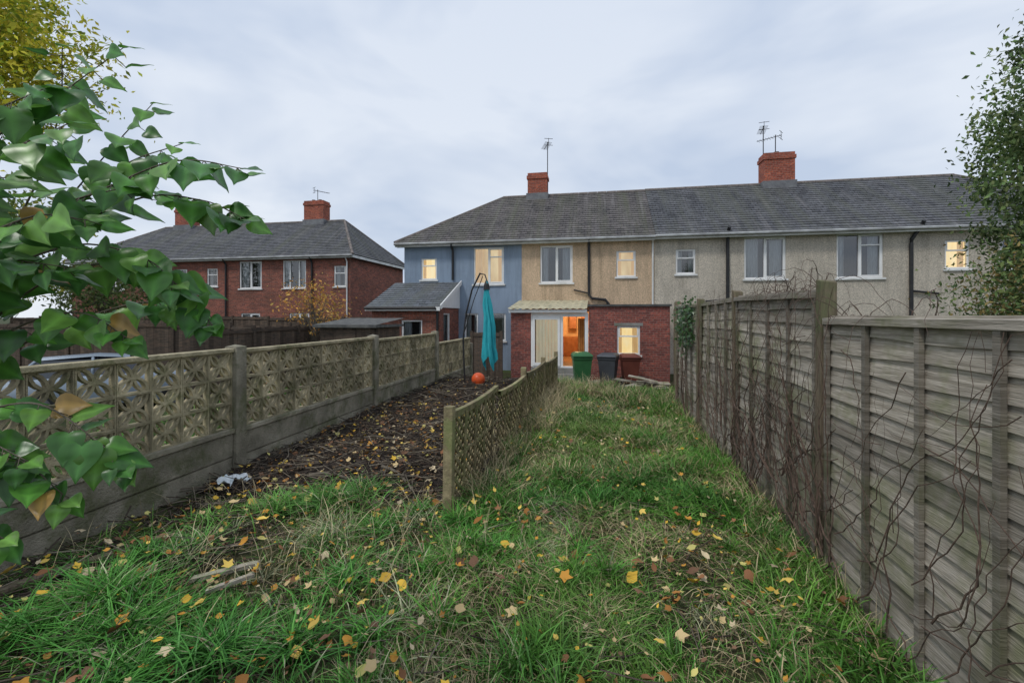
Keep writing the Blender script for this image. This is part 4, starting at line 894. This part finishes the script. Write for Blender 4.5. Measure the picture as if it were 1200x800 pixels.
def tree(name,label,base,top,cc,cr,ncl,lpc,ls,cols,spread=.3,trunk_r=.1,slim=1.0,droop=0,seed=1,shell=.45,nl=60):
    rg=np.random.default_rng(seed); t=thing(name,label,'tree',base); base=Vector(base); top=Vector(top)
    P=norm(rg.normal(0,1,(ncl,3)))*(rg.random((ncl,1))**shell)*np.array(cr)+np.array(cc)
    mb=MB(); n=7; mid=[base.lerp(top,k/n)+Vector((math.sin(k*1.3)*.05,math.cos(k*1.7)*.05,0)) for k in range(n+1)]
    mb.tube(mid,[trunk_r*(1-.65*k/n) for k in range(n+1)],9); mb.obj('trunk',M['bark'],t,smooth=True)
    mb=MB()
    for p in P[:min(len(P),nl)]:
        p=Vector(p); s=mid[random.randint(n//3,n)]; m_=s.lerp(p,.5)+Vector((random.uniform(-.15,.15),random.uniform(-.15,.15),random.uniform(0,.2)))
        mb.tube([s,s.lerp(m_,.5)+Vector((0,0,.05)),m_,p],[trunk_r*.2,trunk_r*.14,trunk_r*.08,.003],5)
    mb.obj('limbs',M['bark'],t)
    c=np.repeat(P,lpc,0); N=len(c); off=rg.normal(0,1,(N,3))*spread*np.repeat(rg.uniform(.5,1.4,ncl),lpc)[:,None]; off[:,2]-=droop*np.abs(rg.normal(0,1,N))*spread
    pos=c+off; nr=norm(rg.normal(0,1,(N,3))+np.array([0,-.5,.7])); hd=rg.normal(0,1,(N,3))+np.array([0,0,-droop-.3])
    tvv=np.array(SV)*np.array([slim,1,1]); V,F=scatter(tvv,SF,pos,nr,hd,rg.uniform(.6,1.2,N)*ls)
    cl=np.array(cols)[rg.integers(0,len(cols),N)]*np.repeat(rg.uniform(.5,1.3,ncl),lpc)[:,None]*rg.uniform(.8,1.2,(N,1))
    fast_mesh('crown',V,F,np.repeat(cl,4,0),M['treeleaf'],t)
tree('ash_tree','tall tree with yellowing autumn foliage behind the lilac',(-13.6,6.6,-.6),(-12.9,6.5,6.0),(-12.1,6.6,7.2),(2.3,1.9,2.1),140,120,.15,[(.80,.74,.08),(.58,.64,.08),(.85,.72,.10),(.36,.46,.06)],.3,.10,seed=3)
tree('willow_tree','full green tree with drooping leafy sprays beyond the fence',(7.2,7.2,0),(7.1,7.1,4.8),(6.85,7.1,3.9),(1.6,1.5,2.5),330,170,.09,[(.15,.235,.085),(.21,.30,.11),(.10,.16,.06),(.28,.33,.14)],.17,.06,slim=1.1,droop=.9,seed=5,shell=.6)
tree('shrub','straggly green shrub growing above the fence top',(6.1,6.9,0),(6.1,6.9,1.6),(5.9,7.0,2.05),(1.15,1.0,.75),100,110,.075,[(.15,.23,.08),(.21,.27,.09),(.10,.16,.06),(.32,.24,.09)],.18,.04,droop=.3,seed=8)
tree('apple_tree','small twiggy tree with sparse orange autumn leaves',(-9.0,13.4,-.4),(-9.1,13.4,1.7),(-9.05,13.4,2.05),(1.15,.9,.85),60,17,.12,[(.72,.36,.08),(.65,.44,.12),(.5,.25,.08)],.2,.09,seed=9)
tree('garden_tree','dense dark green garden tree near the brick houses',(-17,13,-.6),(-17,13,2.6),(-17,13,2.6),(1.6,1.5,1.2),50,60,.16,[(.08,.13,.04),(.13,.17,.05)],.3,.1,seed=11)
tree('garden_tree','leafy green tree in a neighbouring garden',(-15.5,9,-.6),(-15.5,9,4),(-15.5,9,3.6),(1.7,1.7,1.5),70,70,.17,[(.12,.20,.05),(.18,.25,.06),(.40,.38,.07)],.3,.08,seed=12)
for i,(x,y) in enumerate([(-6,40),(-10,44),(-40,34),(-36,28),(24,30),(-33,16),(-27,12)]):
    tree('distant_tree','distant bushy green tree beyond the houses',(x,y,-.4),(x,y,3.5),(x,y,3.2 if x>-20 else 3.6),(2.8,2.4,2.6 if x<-20 else 1.6),50,60,.32,[(.09,.13,.05),(.14,.16,.05)],.5,.12,seed=20+i)
# lilac bush close to the camera
t=thing('lilac_bush','lilac bush with large heart shaped green leaves','bush',(-2.35,1.15,0)); R0=Vector((-2.35,1.15,0))
tw=[[(-2.2,1.1,1.7),(-1.9,.98,2.1),(-1.6,1.05,2.35),(-1.34,1.08,2.52)],
[(-2.2,1.1,1.6),(-1.85,1.05,1.95),(-1.45,1.1,2.12),(-1.2,1.12,2.2),(-.99,1.14,2.17)],
[(-2.2,1.1,1.6),(-1.8,1.1,1.9),(-1.4,1.15,2.1),(-1.18,1.18,2.1),(-1.04,1.2,2.04)],
[(-2.2,1.1,1.5),(-1.8,1.0,1.8),(-1.5,1.05,1.95),(-1.3,1.1,1.92),(-1.2,1.12,1.84)],
[(-2.2,1.1,1.5),(-1.75,1.15,1.85),(-1.45,1.2,1.92),(-1.25,1.2,1.84),(-1.16,1.2,1.72)],
[(-2.2,1.1,1.5),(-1.8,1.1,1.7),(-1.5,1.08,1.76),(-1.34,1.1,1.68)],
[(-2.2,1.1,1.6),(-1.8,.9,1.95),(-1.5,.9,2.15),(-1.35,.95,2.25)],
[(-2.2,1.1,1.6),(-1.75,.9,1.85),(-1.45,.92,2.0),(-1.3,.97,2.0)],
[(-2.2,1.1,1.5),(-1.85,1.2,2.0),(-1.7,1.3,2.3),(-1.55,1.35,2.5)],
[(-2.2,1.1,1.5),(-1.9,1.2,2.1),(-1.75,1.2,2.4),(-1.66,1.15,2.6)],
[(-2.2,1.1,1.2),(-1.85,1.0,1.42),(-1.6,1.03,1.5),(-1.42,1.06,1.4),(-1.34,1.08,1.31)],
[(-2.2,1.1,1.1),(-1.85,.95,1.3),(-1.6,.98,1.36),(-1.45,1.02,1.24)],
[(-2.2,1.1,1.2),(-1.9,.92,1.42),(-1.68,.93,1.44),(-1.5,.96,1.36)],
[(-2.2,1.1,1.9),(-1.8,.9,2.2),(-1.62,.95,2.3),(-1.5,1.0,2.38)],
[(-2.2,1.1,1.9),(-1.8,1.25,2.1),(-1.55,1.25,2.25),(-1.35,1.28,2.32)],
[(-2.2,1.1,1.5),(-1.75,1.3,1.75),(-1.5,1.35,1.8),(-1.35,1.35,1.74)],
[(-2.2,1.1,1.7),(-1.7,1.05,2.0),(-1.48,1.05,2.08),(-1.32,1.08,2.12)],
[(-2.2,1.1,1.7),(-1.8,.95,1.85),(-1.6,.95,1.9),(-1.4,1.0,1.88)],
[(-2.2,1.1,1.7),(-1.9,.95,2.0),(-1.7,.92,2.1),(-1.5,.95,2.12)],
[(-2.2,1.1,1.0),(-1.9,.95,1.2),(-1.75,.95,1.2),(-1.6,.97,1.14)]]
mb=MB(); LP=[];LN=[];LH=[];LS=[]
for ti,pts in enumerate(tw):
    pts=[Vector(p) for p in pts]
    S_=[]
    ext_=[pts[0]*2-pts[1]]+pts+[pts[-1]*2-pts[-2]]
    for i in range(1,len(ext_)-2):
        for k in range(8):
            u=k/8; a,b,c,d=ext_[i-1:i+3]; S_.append(.5*((2*b)+(c-a)*u+(2*a-5*b+4*c-d)*u*u+(3*b-a-3*c+d)*u**3))
    S_.append(pts[-1]); nS=len(S_)
    mb.tube([R0+Vector((random.uniform(-.05,.05),0,0))]+S_,[.010]+[.0045*(1-.75*i/nS) for i in range(nS)],6)
    for i in range(3,nS,2):
        p=S_[i]; d=(S_[min(i+1,nS-1)]-S_[i-1]).normalized()
        for s in(-1,1):
            if random.random()<.12: continue
            lat=d.cross(Vector((0,0,1))).normalized()
            if i%4==0: lat=(lat*.4+Vector((0,0,.7))).normalized()
            h=(lat*s*.8+d*.55+Vector((0,0,random.uniform(-1.2,-.1)))).normalized()
            pe=p+h*random.uniform(.02,.04)
            mb.tube([p,pe],[.0014,.001],4)
            LP.append(pe);LH.append(h);LN.append((Vector((random.uniform(-.2,1.0),random.uniform(-1.2,.1),random.uniform(.1,1.1))))); LS.append(random.uniform(.068,.112)*(1 if i<nS-5 else .7))
    LP.append(S_[-1]);LH.append((d+Vector((0,0,-.3))));LN.append(Vector((0,-.4,.9)));LS.append(.06)
mb.obj('stems',M['bark'],t,smooth=True)
V,F=scatter(LV,LF,np.array(LP),np.array(LN),np.array(LH),np.array(LS)); n=len(LP)
cl=np.array([(.085,.235,.035),(.12,.28,.045),(.055,.165,.03),(.16,.33,.06),(.075,.21,.045)])[rng.integers(0,5,n)]*rng.uniform(.7,1.2,(n,1))
cl[rng.random(n)<.015]=np.array([.40,.24,.06])
C=np.repeat(cl,NR*5,0).reshape(n,NR,5,3).copy(); C[:,:,2,:]*=1.6; C[:,:,1::2,:]*=np.where(np.arange(NR)%2==0,.86,1.05)[None,:,None,None]
fast_mesh('crown',V,F,C.reshape(-1,3),M['leaf'],t,smooth=True)
